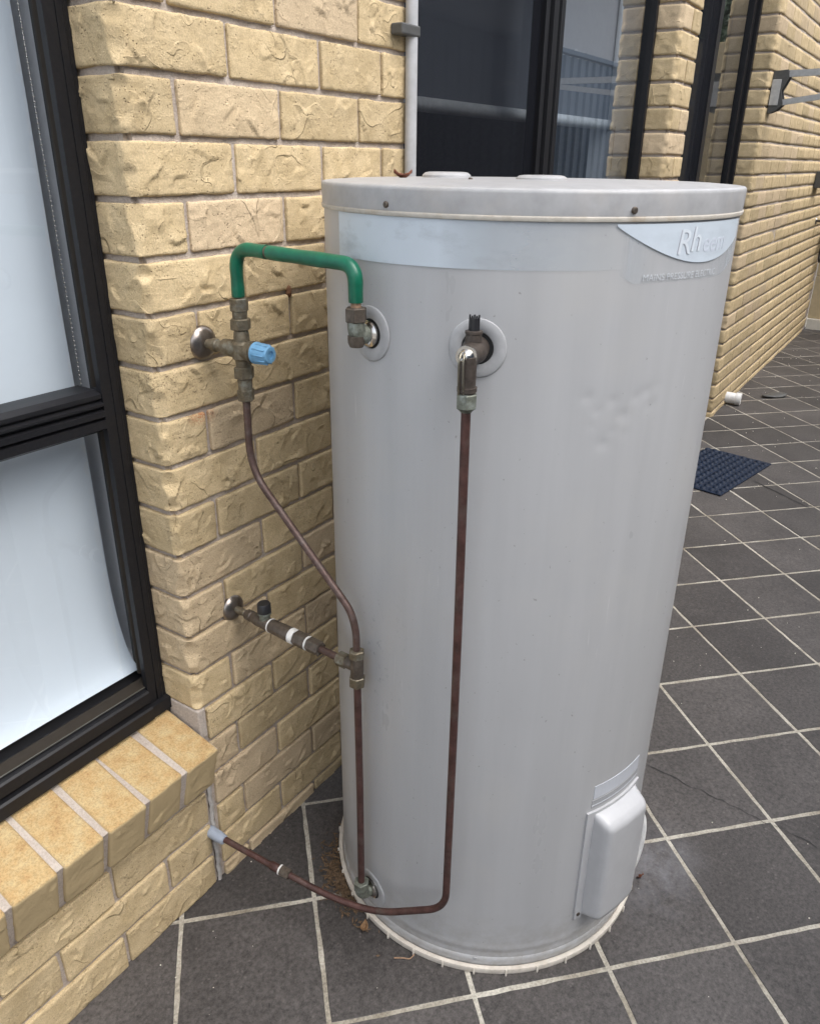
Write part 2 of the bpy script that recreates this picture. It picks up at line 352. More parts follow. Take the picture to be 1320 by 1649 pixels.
def bm_lathe(bm, prof, origin, axis, seg=24, flat=None):
    """prof: list of (distance along axis, radius); seg=6 gives hex pieces"""
    ax = Vector(axis).normalized(); o = Vector(origin)
    t = Vector((0, 0, 1)) if abs(ax.z) < 0.9 else Vector((1, 0, 0))
    u = ax.cross(t).normalized(); w = ax.cross(u)
    rings = []
    for d, r in prof:
        if r <= 1e-6: rings.append([bm.verts.new(o + ax*d)])
        else: rings.append([bm.verts.new(o + ax*d + (u*math.cos(2*math.pi*k/seg) + w*math.sin(2*math.pi*k/seg))*r) for k in range(seg)])
    for a, b in zip(rings, rings[1:]):
        for k in range(seg):
            k2 = (k+1) % seg
            if len(a) == 1 and len(b) == 1: continue
            if len(a) == 1: bm.faces.new((a[0], b[k], b[k2]))
            elif len(b) == 1: bm.faces.new((a[k], a[k2], b[0]))
            else: bm.faces.new((a[k], a[k2], b[k2], b[k]))
    if len(rings[0]) > 1: bm.faces.new(rings[0][::-1])
    if len(rings[-1]) > 1: bm.faces.new(rings[-1])
def lathe(name, mat, parent, prof, origin, axis, seg=24, angle=35):
    bm = bmesh.new(); bm_lathe(bm, prof, origin, axis, seg); return from_bm(name, bm, mat, parent, smooth=True, angle=angle)
def nut(name, mat, parent, origin, axis, length, r):
    c = r*0.10
    return lathe(name, mat, parent, [(0, r*0.86), (c, r), (length-c, r), (length, r*0.86)], origin, axis, 6, 20)
def catmull(pts, n=8):
    P = [Vector(p) for p in pts]; P = [2*P[0]-P[1]] + P + [2*P[-1]-P[-2]]; out = []
    for i in range(1, len(P)-2):
        for k in range(n):
            t = k/n; a, b, c, d = P[i-1:i+3]
            out.append(0.5*((2*b) + (c-a)*t + (2*a-5*b+4*c-d)*t*t + (3*b-a-3*c+d)*t**3))
    out.append(P[-2]); return out
def fillet(pts, r, n=8):
    """poly line with rounded corners"""
    P = [Vector(p) for p in pts]; out = [P[0]]
    rr = r if isinstance(r, (list, tuple)) else [r]*(len(P)-2)
    for i in range(1, len(P)-1):
        a = (P[i-1]-P[i]); b = (P[i+1]-P[i]); q = min(rr[i-1], a.length*0.49, b.length*0.49)
        s = P[i]+a.normalized()*q; e = P[i]+b.normalized()*q
        for k in range(n+1):
            t = k/n; out.append(s*(1-t)**2 + P[i]*2*t*(1-t) + e*t*t)
    out.append(P[-1]); return out
def bm_tube(bm, path, r, seg=14, cap=True):
    path = [Vector(p) for p in path]; n = len(path); rings = []
    tan = [(path[min(i+1, n-1)]-path[max(i-1, 0)]).normalized() for i in range(n)]
    t0 = tan[0]; ref = Vector((0, 0, 1)) if abs(t0.z) < 0.9 else Vector((1, 0, 0))
    u = t0.cross(ref).normalized()
    for i in range(n):
        u = (u - tan[i]*u.dot(tan[i])).normalized(); w = tan[i].cross(u)
        ri = r(i/(n-1)) if callable(r) else r
        rings.append([bm.verts.new(path[i] + (u*math.cos(2*math.pi*k/seg)+w*math.sin(2*math.pi*k/seg))*ri) for k in range(seg)])
    for a, b in zip(rings, rings[1:]):
        for k in range(seg): bm.faces.new((a[k], a[(k+1) % seg], b[(k+1) % seg], b[k]))
    if cap: bm.faces.new(rings[0][::-1]); bm.faces.new(rings[-1])
def tube(name, mat, parent, path, r, seg=14):
    bm = bmesh.new(); bm_tube(bm, path, r, seg); return from_bm(name, bm, mat, parent, smooth=True, angle=50)
def bm_extrude(bm, prof, a0, a1, axis):
    """closed 2-D profile swept along x (prof=(y,z)) or z (prof=(x,y))"""
    mk = (lambda p, a: (a, p[0], p[1])) if axis == 'x' else (lambda p, a: (p[0], p[1], a))
    A = [bm.verts.new(mk(p, a0)) for p in prof]; B = [bm.verts.new(mk(p, a1)) for p in prof]
    n = len(prof)
    for i in range(n): bm.faces.new((A[i], A[(i+1) % n], B[(i+1) % n], B[i]))
    bm.faces.new(A[::-1]); bm.faces.new(B)

# ------------------------------------------------------------------ bricks
rng = np.random.default_rng(11)
def smooth_noise(P, wl, amp, seed):
    r = np.random.default_rng(seed); o = np.zeros(len(P))
    for _ in range(9):
        d = r.normal(size=3); d /= np.linalg.norm(d)
        k = 2*math.pi/(wl*r.uniform(0.6, 1.7)); o += np.sin(P@d*k + r.uniform(0, 6.28))
    return o*amp/3.0
def folds(u, v, L, H, r, n, amp):
    """pressed-clay creases: arcs with one sharp lip"""
    h = np.zeros_like(u)
    for _ in range(n):
        rho = r.uniform(0.016, 0.060)*(3 if r.random() < 0.25 else 1); a0 = r.uniform(0, 6.28); da = r.uniform(0.5, 1.2)*0.026/rho**0.95 if rho > 0.026 else r.uniform(0.6, 1.3)
        cu = r.uniform(0.05, 0.95)*L - rho*math.cos(a0); cv = r.uniform(0.15, 0.85)*H - rho*math.sin(a0)
        d = np.hypot(u-cu, v-cv)-rho; an = np.angle(np.exp(1j*(np.arctan2(v-cv, u-cu)-a0)))
        win = np.clip(1-np.abs(an)/da, 0, 1)**0.6
        s = r.choice([-1, 1]); d = d*s
        w = r.uniform(0.007, 0.022)
        h += amp*r.uniform(0.5, 1.2)*win*np.where(d > 0, np.exp(-d/w), -0.55*np.exp(d/0.0035))
    return h
def brick_mesh(L, H, D, res, seed, left=False, right=False, amp=0.0042, chip=0.010, rad=0.0028):
    """origin at the front lower left corner; the face looks towards -y"""
    r = np.random.default_rng(seed)
    nx = max(3, int(round(L/res))); nz = max(3, int(round(H/res)))
    xs = np.linspace(0, L, nx+1); zs = np.linspace(0, H, nz+1)
    if left or right: ys = np.linspace(0, D, max(3, int(round(D/res)))+1)
    else: ys = np.array([0, 0.5, 1.6, 5])*res*1.0; ys = np.append(ys[ys < D*0.6], D)
    ny = len(ys)-1; idx = {}; V = []; Fc = []
    def vid(i, j, k):
        q = (i, j, k)
        if q not in idx: idx[q] = len(V); V.append((xs[i], ys[j], zs[k]))
        return idx[q]
    for i in range(nx):
        for k in range(nz): Fc.append((vid(i, 0, k), vid(i+1, 0, k), vid(i+1, 0, k+1), vid(i, 0, k+1)))
        for j in range(ny):
            Fc.append((vid(i, j, 0), vid(i, j+1, 0), vid(i+1, j+1, 0), vid(i+1, j, 0)))
            Fc.append((vid(i, j, nz), vid(i+1, j, nz), vid(i+1, j+1, nz), vid(i, j+1, nz)))
    for j in range(ny):
        for k in range(nz):
            Fc.append((vid(0, j, k), vid(0, j, k+1), vid(0, j+1, k+1), vid(0, j+1, k)))
            Fc.append((vid(nx, j, k), vid(nx, j+1, k), vid(nx, j+1, k+1), vid(nx, j, k+1)))
    P0 = np.array(V); P = P0.copy(); rd = rad
    lo = np.array([rd, rd, rd]); hi = np.array([L-rd, 1e3, H-rd])
    q = np.clip(P, lo, hi); d = P-q; ln = np.linalg.norm(d, axis=1); m = ln > 1e-9
    nrm = np.zeros_like(P); nrm[m] = d[m]/ln[m][:, None]
    P[m] = q[m] + nrm[m]*np.minimum(ln[m], rd)[:, None]
    front = np.clip(-nrm[:, 1], 0, 1); lf = np.clip(-nrm[:, 0], 0, 1); rg = np.clip(nrm[:, 0], 0, 1)
    base = smooth_noise(P0, 0.07, 0.0006, seed*7+1) + smooth_noise(P0, 0.014, 0.00028, seed*7+2)
    n = max(1, int(L/0.05))
    hf = folds(P0[:, 0], P0[:, 2], L, H, r, n+1, amp)
    hl = folds(P0[:, 1], P0[:, 2], D, H, r, 3, amp) if (left or right) else 0
    disp = base + front*hf + (lf*left + rg*right)*hl
    P += nrm*disp[:, None]
    # wobbling arrises, broken corners
    wob = smooth_noise(P0, 0.028, 0.0011, seed*7+3) + smooth_noise(P0, 0.009, 0.0006, seed*7+4)
    P[:, 2] += np.sign(P0[:, 2]-H/2)*(np.abs(nrm[:, 2]) > 0.3)*wob*front
    if left or right:
        z = P0[:, 2]; kz = np.linspace(-0.005, H+0.005, 6)+np.concatenate([[0], r.uniform(-0.006, 0.006, 4), [0]]); c = np.interp(z, kz, chip*r.uniform(0.35, 1.9, 6))
        ex = P[:, 0] if left else L-P[:, 0]; s = ex+P[:, 1]; mm = s < c; sh = (c-s)/2
        P[mm, 0] += (sh if left else -sh)[mm]; P[mm, 1] += sh[mm]
    me = bpy.data.meshes.new('brick'); me.from_pydata(P.tolist(), [], Fc); me.update()
    me.polygons.foreach_set('use_smooth', [True]*len(me.polygons))
    me.materials.append(M_BRICK); return me

house = thing('brick_house', 'cream brick house wall with black framed windows behind the water heater', 'house', (0, 0, 0))
FACE = 0.0068        # mortar sits this far behind the brick faces
JX = 0.819          # corner of the brick pier beside the near window
P_END = 1.552
B_L, B_R = 3.390, 3.625     # narrow pier
RW = 5.040; RW_END = 8.62   # far wall
bm = bmesh.new()
bm_box(bm, -1.6, 0.822, FACE, 0.24, -0.02, 0.315)          # under the near window
bm_box(bm, JX+0.0155, P_END-FACE, FACE, 0.155, -0.02, 2.75); bm_box(bm, JX+FACE, JX+0.0156, 0.0155, 0.1545, 0.32, 2.7)
bm_box(bm, P_END-FACE+0.001, B_L+FACE-0.001, FACE, 0.24, -0.02, 0.88)       # under the middle window
bm_box(bm, B_L+0.0155, B_R-FACE, FACE, 0.155, -0.02, 2.75); bm_box(bm, B_L+FACE, B_L+0.0156, 0.0155, 0.1545, 0.0, 2.7)
bm_box(bm, RW+0.0155, RW_END, FACE, 0.24, -0.02, 2.75); bm_box(bm, RW+FACE, RW+0.0156, 0.0155, 0.2395, 0.0, 2.7)
bm_box(bm, -1.6, -1.0, FACE, 0.24, 0.316, 2.75)
for a, b, zt_ in ((-0.999, JX+FACE-0.001, 2.26), (P_END-FACE+0.001, B_L+FACE-0.001, 2.26), (B_R-FACE+0.001, RW+FACE-0.001, 2.505)):
    bm_box(bm, a, b, FACE, 0.24, zt_, 2.75)
wall = from_bm('wall', bm, M_MORTAR, house)
tag(wall, 'pinkish grey mortar bed of the brick wall')
bricks = []      # (object, importance)
def px_of(x, y, z):
    d = Vector((x, y, z))-CAM; w = d.dot(fw)
    if w <= 0.05: return None
    return 660+F_PX*d.dot(rt)/w, 824.5-F_PX*d.dot(up)/w, w
hidden = False      # courses the photograph never shows count last
def place(me, x, z, y=0.0, L=0.23, H=0.076):
    o = bpy.data.objects.new('brick', me); C.objects.link(o); o.parent = house
    o.location = (x, y+rng.uniform(-0.0015, 0.0015), z)
    o.rotation_euler = (rng.normal(0, 0.004), rng.normal(0, 0.004), rng.normal(0, 0.004))
    p = px_of(x+L/2, y, z+H/2)
    vis = 0
    if p:
        inside = -60 < p[0] < 1380 and -90 < p[1] < 1740
        vis = (L*H/p[2]**2) if inside and not hidden else 0
    bricks.append((o, vis)); return o
Z0, CP = 0.462, 0.086
sd = 100
def course(xs, k, res, left=False, right=False, Z=Z0, cp=CP, H=0.0765, D=0.10, amp=0.0044, chip=0.011):
    global sd
    for i, (a, b) in enumerate(zip(xs, xs[1:])):
        sd += 1
        x0 = a if (i == 0 and left) else a+0.0045; x1 = b if (i == len(xs)-2 and right) else b-0.0045
        lf = left and i == 0; rg = right and i == len(xs)-2
        place(brick_mesh(x1-x0, H, D, res, sd, lf, rg, amp, chip), x0, Z+k*cp+0.005, 0, x1-x0, H)
odd = [0.920, 1.152, 1.380, P_END]; even = [1.035, 1.265, 1.457, P_END]
# pier beside the near window
for k in range(-6, 15):
    xs = [JX if k >= 0 else 0.838] + (odd if k % 2 == 0 else even)
    course(xs, k, 0.0036, left=k >= 0, H=0.0765)
# under the near window
zc = 0.0
for n_, (xs) in enumerate([[0.112, 0.347, 0.583, 0.820], [-0.01, 0.225, 0.456, 0.700, 0.820], [0.112, 0.347, 0.580, 0.820]]):
    course([xs[0]]+xs[1:], n_, 0.0038, Z=0.0-0.004, cp=0.0895, H=0.080)
# narrow pier and the strip of wall beyond it, below the middle window too
for k in range(-6, 26):
    hidden = not 9 <= k < 20
    course([B_L, B_L+0.12, B_R] if k % 2 else [B_L, B_R], k, 0.020 if hidden else 0.008, left=True, amp=0.004)
hidden = True
for k in range(-6, 5):
    course([P_END]+[1.66+0.235*i-(0.117 if k % 2 else 0) for i in range(1, 8)]+[B_L], k, 0.024, amp=0.003)
for k in range(15, 26):
    course([JX]+(odd if k % 2 == 0 else even), k, 0.020, left=True)
hidden = False
# far wall: corner bricks of their own, the rest from shared meshes
sh_full = [brick_mesh(0.2335, 0.0765, 0.09, 0.0125, 900+i, amp=0.0028) for i in range(10)]
sh_low = [brick_mesh(0.2335, 0.0765, 0.06, 0.0190, 930+i, amp=0.0025) for i in range(8)]
for k in range(-6, 26):
    zz = Z0+k*CP+0.005; st = 0.235 if k % 2 else 0.117
    sd += 1; place(brick_mesh(st-0.0045, 0.0765, 0.10, 0.011, sd, True, False, 0.004), RW, zz, 0, st)
    i = 0; x = RW+st
    while x+0.235 < RW_END+0.01:
        me = sh_full[rng.integers(10)] if x < 6.2 else sh_low[rng.integers(8)]
        place(me, x+0.0008, zz, 0.0032); x += 0.235
# keep the 300 that show largest, join the rest
bricks.sort(key=lambda e: -e[1])
keep = bricks[:300]; rest = bricks[300:]
bm = bmesh.new()
bpy.context.view_layer.update()
for o, _ in rest:
    t = bmesh.new(); t.from_mesh(o.data); t.transform(o.matrix_local if False else (Matrix.Translation(o.location) @ o.rotation_euler.to_matrix().to_4x4()))
    tmp = bpy.data.meshes.new('tmp'); t.to_mesh(tmp); t.free(); bm.from_mesh(tmp); bpy.data.meshes.remove(tmp)
    bpy.data.objects.remove(o)
me = bpy.data.meshes.new('bricks'); bm.to_mesh(me); bm.free()
me.polygons.foreach_set('use_smooth', [True]*len(me.polygons))
tag(new_obj('distant_bricks', me, M_BRICK, house), 'smaller far courses of the same cream bricks', kind='stuff')

# sill of bricks laid on edge and sloping outwards
def sill_brick(x0, seed):
    me = brick_mesh(0.077, 0.105, 0.150, 0.004, seed, False, False, 0.0028, rad=0.005)
    me.materials.clear(); me.materials.append(M_SILL)
    o = bpy.data.objects.new('sill_brick', me); C.objects.link(o); o.parent = house
    o.location = (x0+0.0055, -0.032+rng.uniform(-0.002, 0.002), 0.303); o.rotation_euler = (R_(13)+rng.normal(0, 0.008), rng.normal(0, 0.006), rng.normal(0, 0.012))
for i in range(10): sill_brick(0.732-0.0888*i, 1500+i)
bm = bmesh.new(); bm_extrude(bm, [(-0.026, 0.3035), (0.10, 0.332), (0.094, 0.4365), (-0.0515, 0.4025)], -0.16, 0.815, 'x')
from_bm('sill_mortar', bm, M_MORTAR, house)
# control joint
bm = bmesh.new()
rs_ = random.Random(21); jw = [rs_.uniform(-0.002, 0.002) for _ in range(30)]
v = [(0.8215+jw[i]*0.6+dx*(1+jw[(i*7) % 30]*60), (0.004 if dx in (0, 0.012) else 0.0005)+jw[(i*11) % 30]*0.9, z) for i, z in enumerate(np.linspace(0.0, 0.315, 30)) for dx in (0, 0.004, 0.008, 0.012)]
f = [(i*4+j, i*4+j+1, i*4+j+5, i*4+j+4) for i in range(29) for j in range(3)]
pyd('sealant_joint', v, f, M_SILICONE, house)
# mortar fillet at the foot of the reveal
box('mortar_fillet', M_MORTAR, house, 0.8185, 0.838, -0.001, 0.085, 0.395, 0.4655, 0.003)

# ------------------------------------------------------------------ windows
def glass(parent, x0, x1, y, z0, z1, m=None):
    return pyd('pane', [(x0, y, z0), (x1, y, z0), (x1, y, z1), (x0, y, z1)], [(0, 1, 2, 3)], m or M_GLASS, parent, smooth=False)
W1 = bpy.data.objects.new('window', None); C.objects.link(W1); W1.parent = house
tag(W1, 'near black framed window with white roller blind down')
WX0, WX1, WZ0, WZ1 = -1.0, 0.819, 0.446, 2.255
def jamb(parent, xr, sgn, z0, z1, y=0.088, w=0.044):
    """vertical frame member; sgn=+1 right side"""
    X = lambda d: xr-sgn*d
    bm = bmesh.new()
    bm_extrude(bm, [(X(0.001), y+0.002), (X(0.008), y+0.002), (X(0.010), y), (X(0.022), y), (X(0.0225), y+0.0015), (X(0.0245), y+0.0015), (X(0.025), y), (X(w-0.001), y), (X(w-0.001), y+0.012), (X(0.016), y+0.014), (X(0.016), y+0.07), (X(0.001), y+0.07)], z0, z1, 'z')
    return from_bm('frame', bm, M_FRAME, parent)
jamb(W1, WX1, 1, WZ0, WZ1)
for za, zb in ((1.114, 2.2), (0.532, 1.042)):
    bm = bmesh.new(); bm_extrude(bm, [(0.8025, 0.108), (0.8025, 0.123), (0.783, 0.123), (0.783, 0.119), (0.787, 0.112), (0.796, 0.108)], za, zb, 'z'); from_bm('glazing_bead', bm, M_BEAD, W1)
    bm = bmesh.new(); bm_extrude(bm, [(0.7965, 0.1055), (0.7965, 0.1078), (0.7945, 0.1078), (0.7945, 0.1055)], za, zb, 'z'); from_bm('glazing_bead', bm, M_ALUM, W1)
bm = bmesh.new()      # stepped sill rail
bm_extrude(bm, [(0.076, WZ0), (0.075, 0.472), (0.079, 0.475), (0.090, 0.476), (0.090, 0.482), (0.082, 0.484), (0.082, 0.506), (0.086, 0.509), (0.094, 0.510), (0.094, 0.513), (0.160, 0.513), (0.160, WZ0)], WX0, WX1-0.0445, 'x')
bm_extrude(bm, [(0.0775, WZ0+0.0005), (0.0775, 0.4725), (0.0895, 0.4745), (0.0895, 0.505), (0.16, 0.512), (0.16, WZ0+0.0005)], WX1-0.0444, WX1-0.0005, 'x')
from_bm('frame', bm, M_FRAME, W1)
bm = bmesh.new(); bm_extrude(bm, [(0.0965, 0.5132), (0.0965, 0.5140), (0.119, 0.5165), (0.123, 0.5165), (0.123, 0.5132)], WX0, WX1-0.018, 'x'); from_bm('glazing_bead', bm, M_BEAD, W1)
bm = bmesh.new(); bm_extrude(bm, [(0.0935, 0.5132), (0.0935, 0.5150), (0.0955, 0.5150), (0.0955, 0.5132)], WX0, WX1-0.0445, 'x'); from_bm('glazing_bead', bm, M_ALUM, W1)
bm = bmesh.new()      # transom with its grooves
bm_extrude(bm, [(0.150, 1.043), (0.098, 1.043), (0.086, 1.050), (0.086, 1.064), (0.094, 1.066), (0.094, 1.069), (0.084, 1.071), (0.084, 1.080), (0.096, 1.082), (0.096, 1.087), (0.085, 1.089), (0.085, 1.093), (0.097, 1.096), (0.097, 1.099), (0.090, 1.101), (0.090, 1.108), (0.104, 1.114), (0.150, 1.114)], WX0, WX1-0.0435, 'x')
from_bm('transom', bm, M_FRAME, W1)
tr_ = bmesh.new(); bm_extrude(tr_, [(0.090, 2.2), (0.150, 2.2), (0.150, WZ1), (0.090, WZ1)], WX0, WX1-0.045, 'x'); from_bm('frame', tr_, M_FRAME, W1)
glass(W1, WX0, 0.8025, 0.124, 1.112, 2.21); glass(W1, WX0, 0.8025, 0.1245, 0.5135, 1.045)
bm = bmesh.new()      # inner reveal and the sill board
bm_box(bm, 0.840, 0.870, 0.156, 0.335, 0.480, 2.26); bm_box(bm, WX0, 0.8395, 0.162, 0.335, 0.488, 0.520)
from_bm('reveal', bm, M_REVEAL, W1)
def room(x0, x1, z0, z1, y0=0.332, y1=2.8):
    v = [(x, y, z) for x in (x0, x1) for y in (y0, y1) for z in (z0, z1)]
    return pyd('room', v, [(0, 2, 3, 1), (4, 5, 7, 6), (2, 6, 7, 3), (0, 4, 6, 2), (1, 3, 7, 5)], M_ROOM, house, smooth=False)
room(-1.0, 1.45, -0.01, 2.3)
# roller blind with a curled foot
prof = [(0.200, 2.25), (0.200, 1.4), (0.200, 1.0), (0.199, 0.85), (0.197, 0.74), (0.191, 0.66), (0.177, 0.59), (0.158, 0.545), (0.136, 0.526)]
pc = catmull([(0, a, b) for a, b in prof], 5); nX = 26; xsb = np.linspace(-0.98, 0.0, nX)
V = []; 
for p in pc:
    for x in xsb:
        t = (x+0.98)/0.98
        edge = 0.802+0.0012*math.sin(p.z*9)
        fall = max(0.0, (0.70-p.z)/0.17)
        V.append((-0.98+t*(edge+0.98), p.y+0.004*math.sin(x*7+p.z*5)*(0.3+fall) + 0.012*fall*(1-t), p.z))
Fb = [(i*nX+j, i*nX+j+1, (i+1)*nX+j+1, (i+1)*nX+j) for i in range(len(pc)-1) for j in range(nX-1)]
tag(pyd('roller_blind', V, Fb, M_BLIND, W1), 'white roller blind curled at its foot')
bm = bmesh.new()      # bead chain
z = 1.086
while z < 1.80:
    bmesh.ops.create_icosphere(bm, subdivisions=1, radius=0.0020, matrix=Matrix.Translation((0.8145+0.0007*math.sin(z*6), 0.200, z))); z += 0.0075
bm_tube(bm, [(0.8145, 0.200, 1.084), (0.8145, 0.200, 1.80)], 0.0006, 5)
from_bm('bead_chain', bm, M_CHAIN, W1, smooth=True)

def frame_box(parent, x0, x1, y0, y1, z0, z1, bev=0.002): return box('frame', M_FRAME, parent, x0, x1, y0, y1, z0, z1, bev)
W2 = bpy.data.objects.new('window', None); C.objects.link(W2); W2.parent = house
tag(W2, 'dark sliding window behind the heater, fly screen on its left half')
frame_box(W2, P_END-0.006, 1.60, 0.095, 0.15, 0.88, 2.255); frame_box(W2, B_L-0.022, B_L+0.004, 0.098, 0.15, 0.88, 2.255)
frame_box(W2, 1.601, B_L-0.023, 0.096, 0.15, 0.88, 0.93); frame_box(W2, 1.601, B_L-0.023, 0.096, 0.15, 2.20, 2.255)
bm = bmesh.new()
bm_extrude(bm, [(2.395, 0.108), (2.395, 0.092), (2.420, 0.092), (2.422, 0.100), (2.440, 0.100), (2.442, 0.088), (2.475, 0.088), (2.477, 0.096), (2.492, 0.096), (2.494, 0.088), (2.520, 0.088), (2.520, 0.135), (2.395, 0.135)], 0.931, 2.199, 'z')
from_bm('stile', bm, M_FRAME, W2)
glass(W2, 1.60, 2.44, 0.128, 0.92, 2.21); glass(W2, 2.44, B_L-0.01, 0.122, 0.92, 2.21, M_GLASS2)
pyd('fly_screen', [(1.601, 0.106, 0.93), (2.394, 0.106, 0.93), (2.394, 0.106, 2.20), (1.601, 0.106, 2.20)], [(0, 1, 2, 3)], M_SCREEN, W2, smooth=False)
bm = bmesh.new(); bm_box(bm, P_END+0.004, B_L+0.02, 0.262, 0.264, 1.625, 2.25); tag(from_bm('roller_blind', bm, M_BLIND2, W2), 'dark grey roller blind')
tube('blind_rail', M_RAIL, W2, [(P_END+0.004, 0.255, 1.605), (B_L+0.02, 0.255, 1.605)], 0.019, 14)
bm = bmesh.new()
for zc_ in np.arange(1.44, 1.60, 0.0075): bmesh.ops.create_icosphere(bm, subdivisions=1, radius=0.003, matrix=Matrix.Translation((B_L+0.012, 0.225, zc_)))
from_bm('bead_chain', bm, M_DGREY, W2)
box('reveal', M_REVEAL, W2, B_L+0.024, B_L+0.05, 0.157, 0.335, 0.88, 2.26)
room(1.47, 3.60, -0.01, 2.3)
W3 = bpy.data.objects.new('glass_door', None); C.objects.link(W3); W3.parent = house
tag(W3, 'black framed sliding door between the narrow pier and the far wall')
frame_box(W3, B_R-0.008, B_R+0.04, 0.10, 0.16, 0.04, 2.50); frame_box(W3, RW-0.028, RW+0.004, 0.098, 0.165, 0.04, 2.50)
frame_box(W3, B_R+0.041, RW-0.029, 0.098, 0.165, 2.44, 2.50); frame_box(W3, B_R+0.041, RW-0.029, 0.098, 0.165, 0.0, 0.06)
frame_box(W3, RW-0.085, RW-0.029, 0.118, 0.148, 0.061, 2.439); frame_box(W3, 4.30, 4.36, 0.112, 0.150, 0.061, 2.439)
glass(W3, 4.36, RW-0.084, 0.132, 0.06, 2.45); glass(W3, B_R+0.04, 4.301, 0.142, 0.06, 2.45)
pyd('fly_screen', [(B_R+0.041, 0.118, 0.06), (4.30, 0.118, 0.06), (4.30, 0.118, 2.44), (B_R+0.041, 0.118, 2.44)], [(0, 1, 2, 3)], M_SCREEN, W3, smooth=False)
room(3.61, 5.6, -0.01, 2.55)

# ------------------------------------------------------------------ patio
ground = pyd('ground', [(-60, -60, -0.06), (60, -60, -0.06), (60, 60, -0.06), (-60, 60, -0.06)], [(0, 1, 2, 3)], M_GROUND, smooth=False); tag(ground, kind='structure')
patio = pyd('patio', [(-3, -3.0, -0.0013), (14, -3.0, -0.0013), (14, 0.12, -0.0013), (-3, 0.12, -0.0013)], [(0, 1, 2, 3)], M_GROUT, smooth=False)
tag(patio, kind='structure')
TS, TA = 0.27923, 0.79434; TO = Vector((0.50862, -0.20779, 0))
e1 = Vector((math.cos(TA), math.sin(TA), 0)); e2 = Vector((-math.sin(TA), math.cos(TA), 0))
GW = 0.0094
def clip_wall(poly, ymax):
    out = []
    for i, p in enumerate(poly):
        q = poly[(i+1) % len(poly)]
        if p.y <= ymax: out.append(p)
        if (p.y <= ymax) != (q.y <= ymax):
            t = (ymax-p.y)/(q.y-p.y); out.append(p+(q-p)*t)
    return out
def bm_tile(bm, i, j):
    g = GW/2; rnd = random.Random(i*131+j*17)
    loc = [(g, g), (TS-g, g), (TS-g, TS-g), (g, TS-g)]
    pts = []
    n = 8      # slightly ragged edges where the grout laps the tile
    for a, b in zip(loc, loc[1:]+loc[:1]):
        for k in range(n):
            t = k/n; w = rnd.uniform(-0.0012, 0.0012) if k else 0
            x = a[0]+(b[0]-a[0])*t; y = a[1]+(b[1]-a[1])*t
            dx, dy = (b[1]-a[1]), -(b[0]-a[0]); L = math.hypot(dx, dy)
            pts.append(TO+e1*(i*TS+x+dx/L*w)+e2*(j*TS+y+dy/L*w))
    pts = clip_wall(pts, 0.012)
    if len(pts) < 3: return None
    c = sum(pts, Vector())/len(pts); tz = rnd.uniform(-0.0006, 0.0006)
    tx, ty = rnd.uniform(-0.003, 0.003), rnd.uniform(-0.003, 0.003)
    top = lambda p: (p.x, p.y, tz+(p.x-c.x)*tx+(p.y-c.y)*ty)
    A = [bm.verts.new((p.x, p.y, -0.006)) for p in pts]
    B = [bm.verts.new((p.x, p.y, top(p)[2]-0.0012)) for p in pts]
    D_ = [bm.verts.new(top(p+(c-p).normalized()*0.0016)) for p in pts]
    m = len(pts)
    for U, W in ((A, B), (B, D_)):
        for k in range(m): bm.faces.new((U[k], U[(k+1) % m], W[(k+1) % m], W[k]))
    bm.faces.new(D_); return c
rest_t = bmesh.new()
for i in range(-6, 40):
    for j in range(-40, 14):
        c0 = TO+e1*((i+0.5)*TS)+e2*((j+0.5)*TS)
        if not (-2.4 < c0.x < 12.5 and -2.75 < c0.y < 0.2): continue
        p = px_of(c0.x, c0.y, 0)
        seen = p and -110 < p[0] < 1430 and 380 < p[1] < 1800 and c0.x < 11
        if seen:
            b = bmesh.new()
            if bm_tile(b, i, j) is None: b.free(); continue
            from_bm('tile', b, M_TILE, patio)
        else: bm_tile(rest_t, i, j)
tag(from_bm('outer_tiles', rest_t, M_TILE, patio), kind='stuff')
def ribbon(name, pts, w, parent, mat, z=0.0016):
    V = []; Fr = []; rnd = random.Random(5)
    for i, p in enumerate(pts):
        a = Vector(pts[max(0, i-1)]); b = Vector(pts[min(len(pts)-1, i+1)]); d = (b-a).normalized(); n = Vector((-d.y, d.x))
        ww = w*rnd.uniform(0.35, 1.3)*(0.3 if i in (0, len(pts)-1) else 1)
        q = Vector(p); V += [(q.x+n.x*ww, q.y+n.y*ww, z), (q.x-n.x*ww, q.y-n.y*ww, z)]
        if i: Fr.append((2*i-2, 2*i, 2*i+1, 2*i-1))
    return pyd(name, V, Fr, mat, parent, smooth=False)
rc = random.Random(3)
def crackpath(a, b, n, amp):
    a = Vector(a); b = Vector(b); d = (b-a); nn = Vector((-d.y, d.x)).normalized()
    return [a+d*(k/n)+nn*rc.uniform(-amp, amp) for k in range(n+1)]
ribbon('crack', crackpath((1.72, -0.67), (1.70, -0.86), 9, 0.006)+crackpath((1.695, -0.87), (1.668, -1.16), 14, 0.007), 0.0009, patio, M_BLACK)
ribbon('crack', crackpath((4.05, -0.46), (3.83, -0.76), 10, 0.004), 0.0028, patio, M_BLACK)

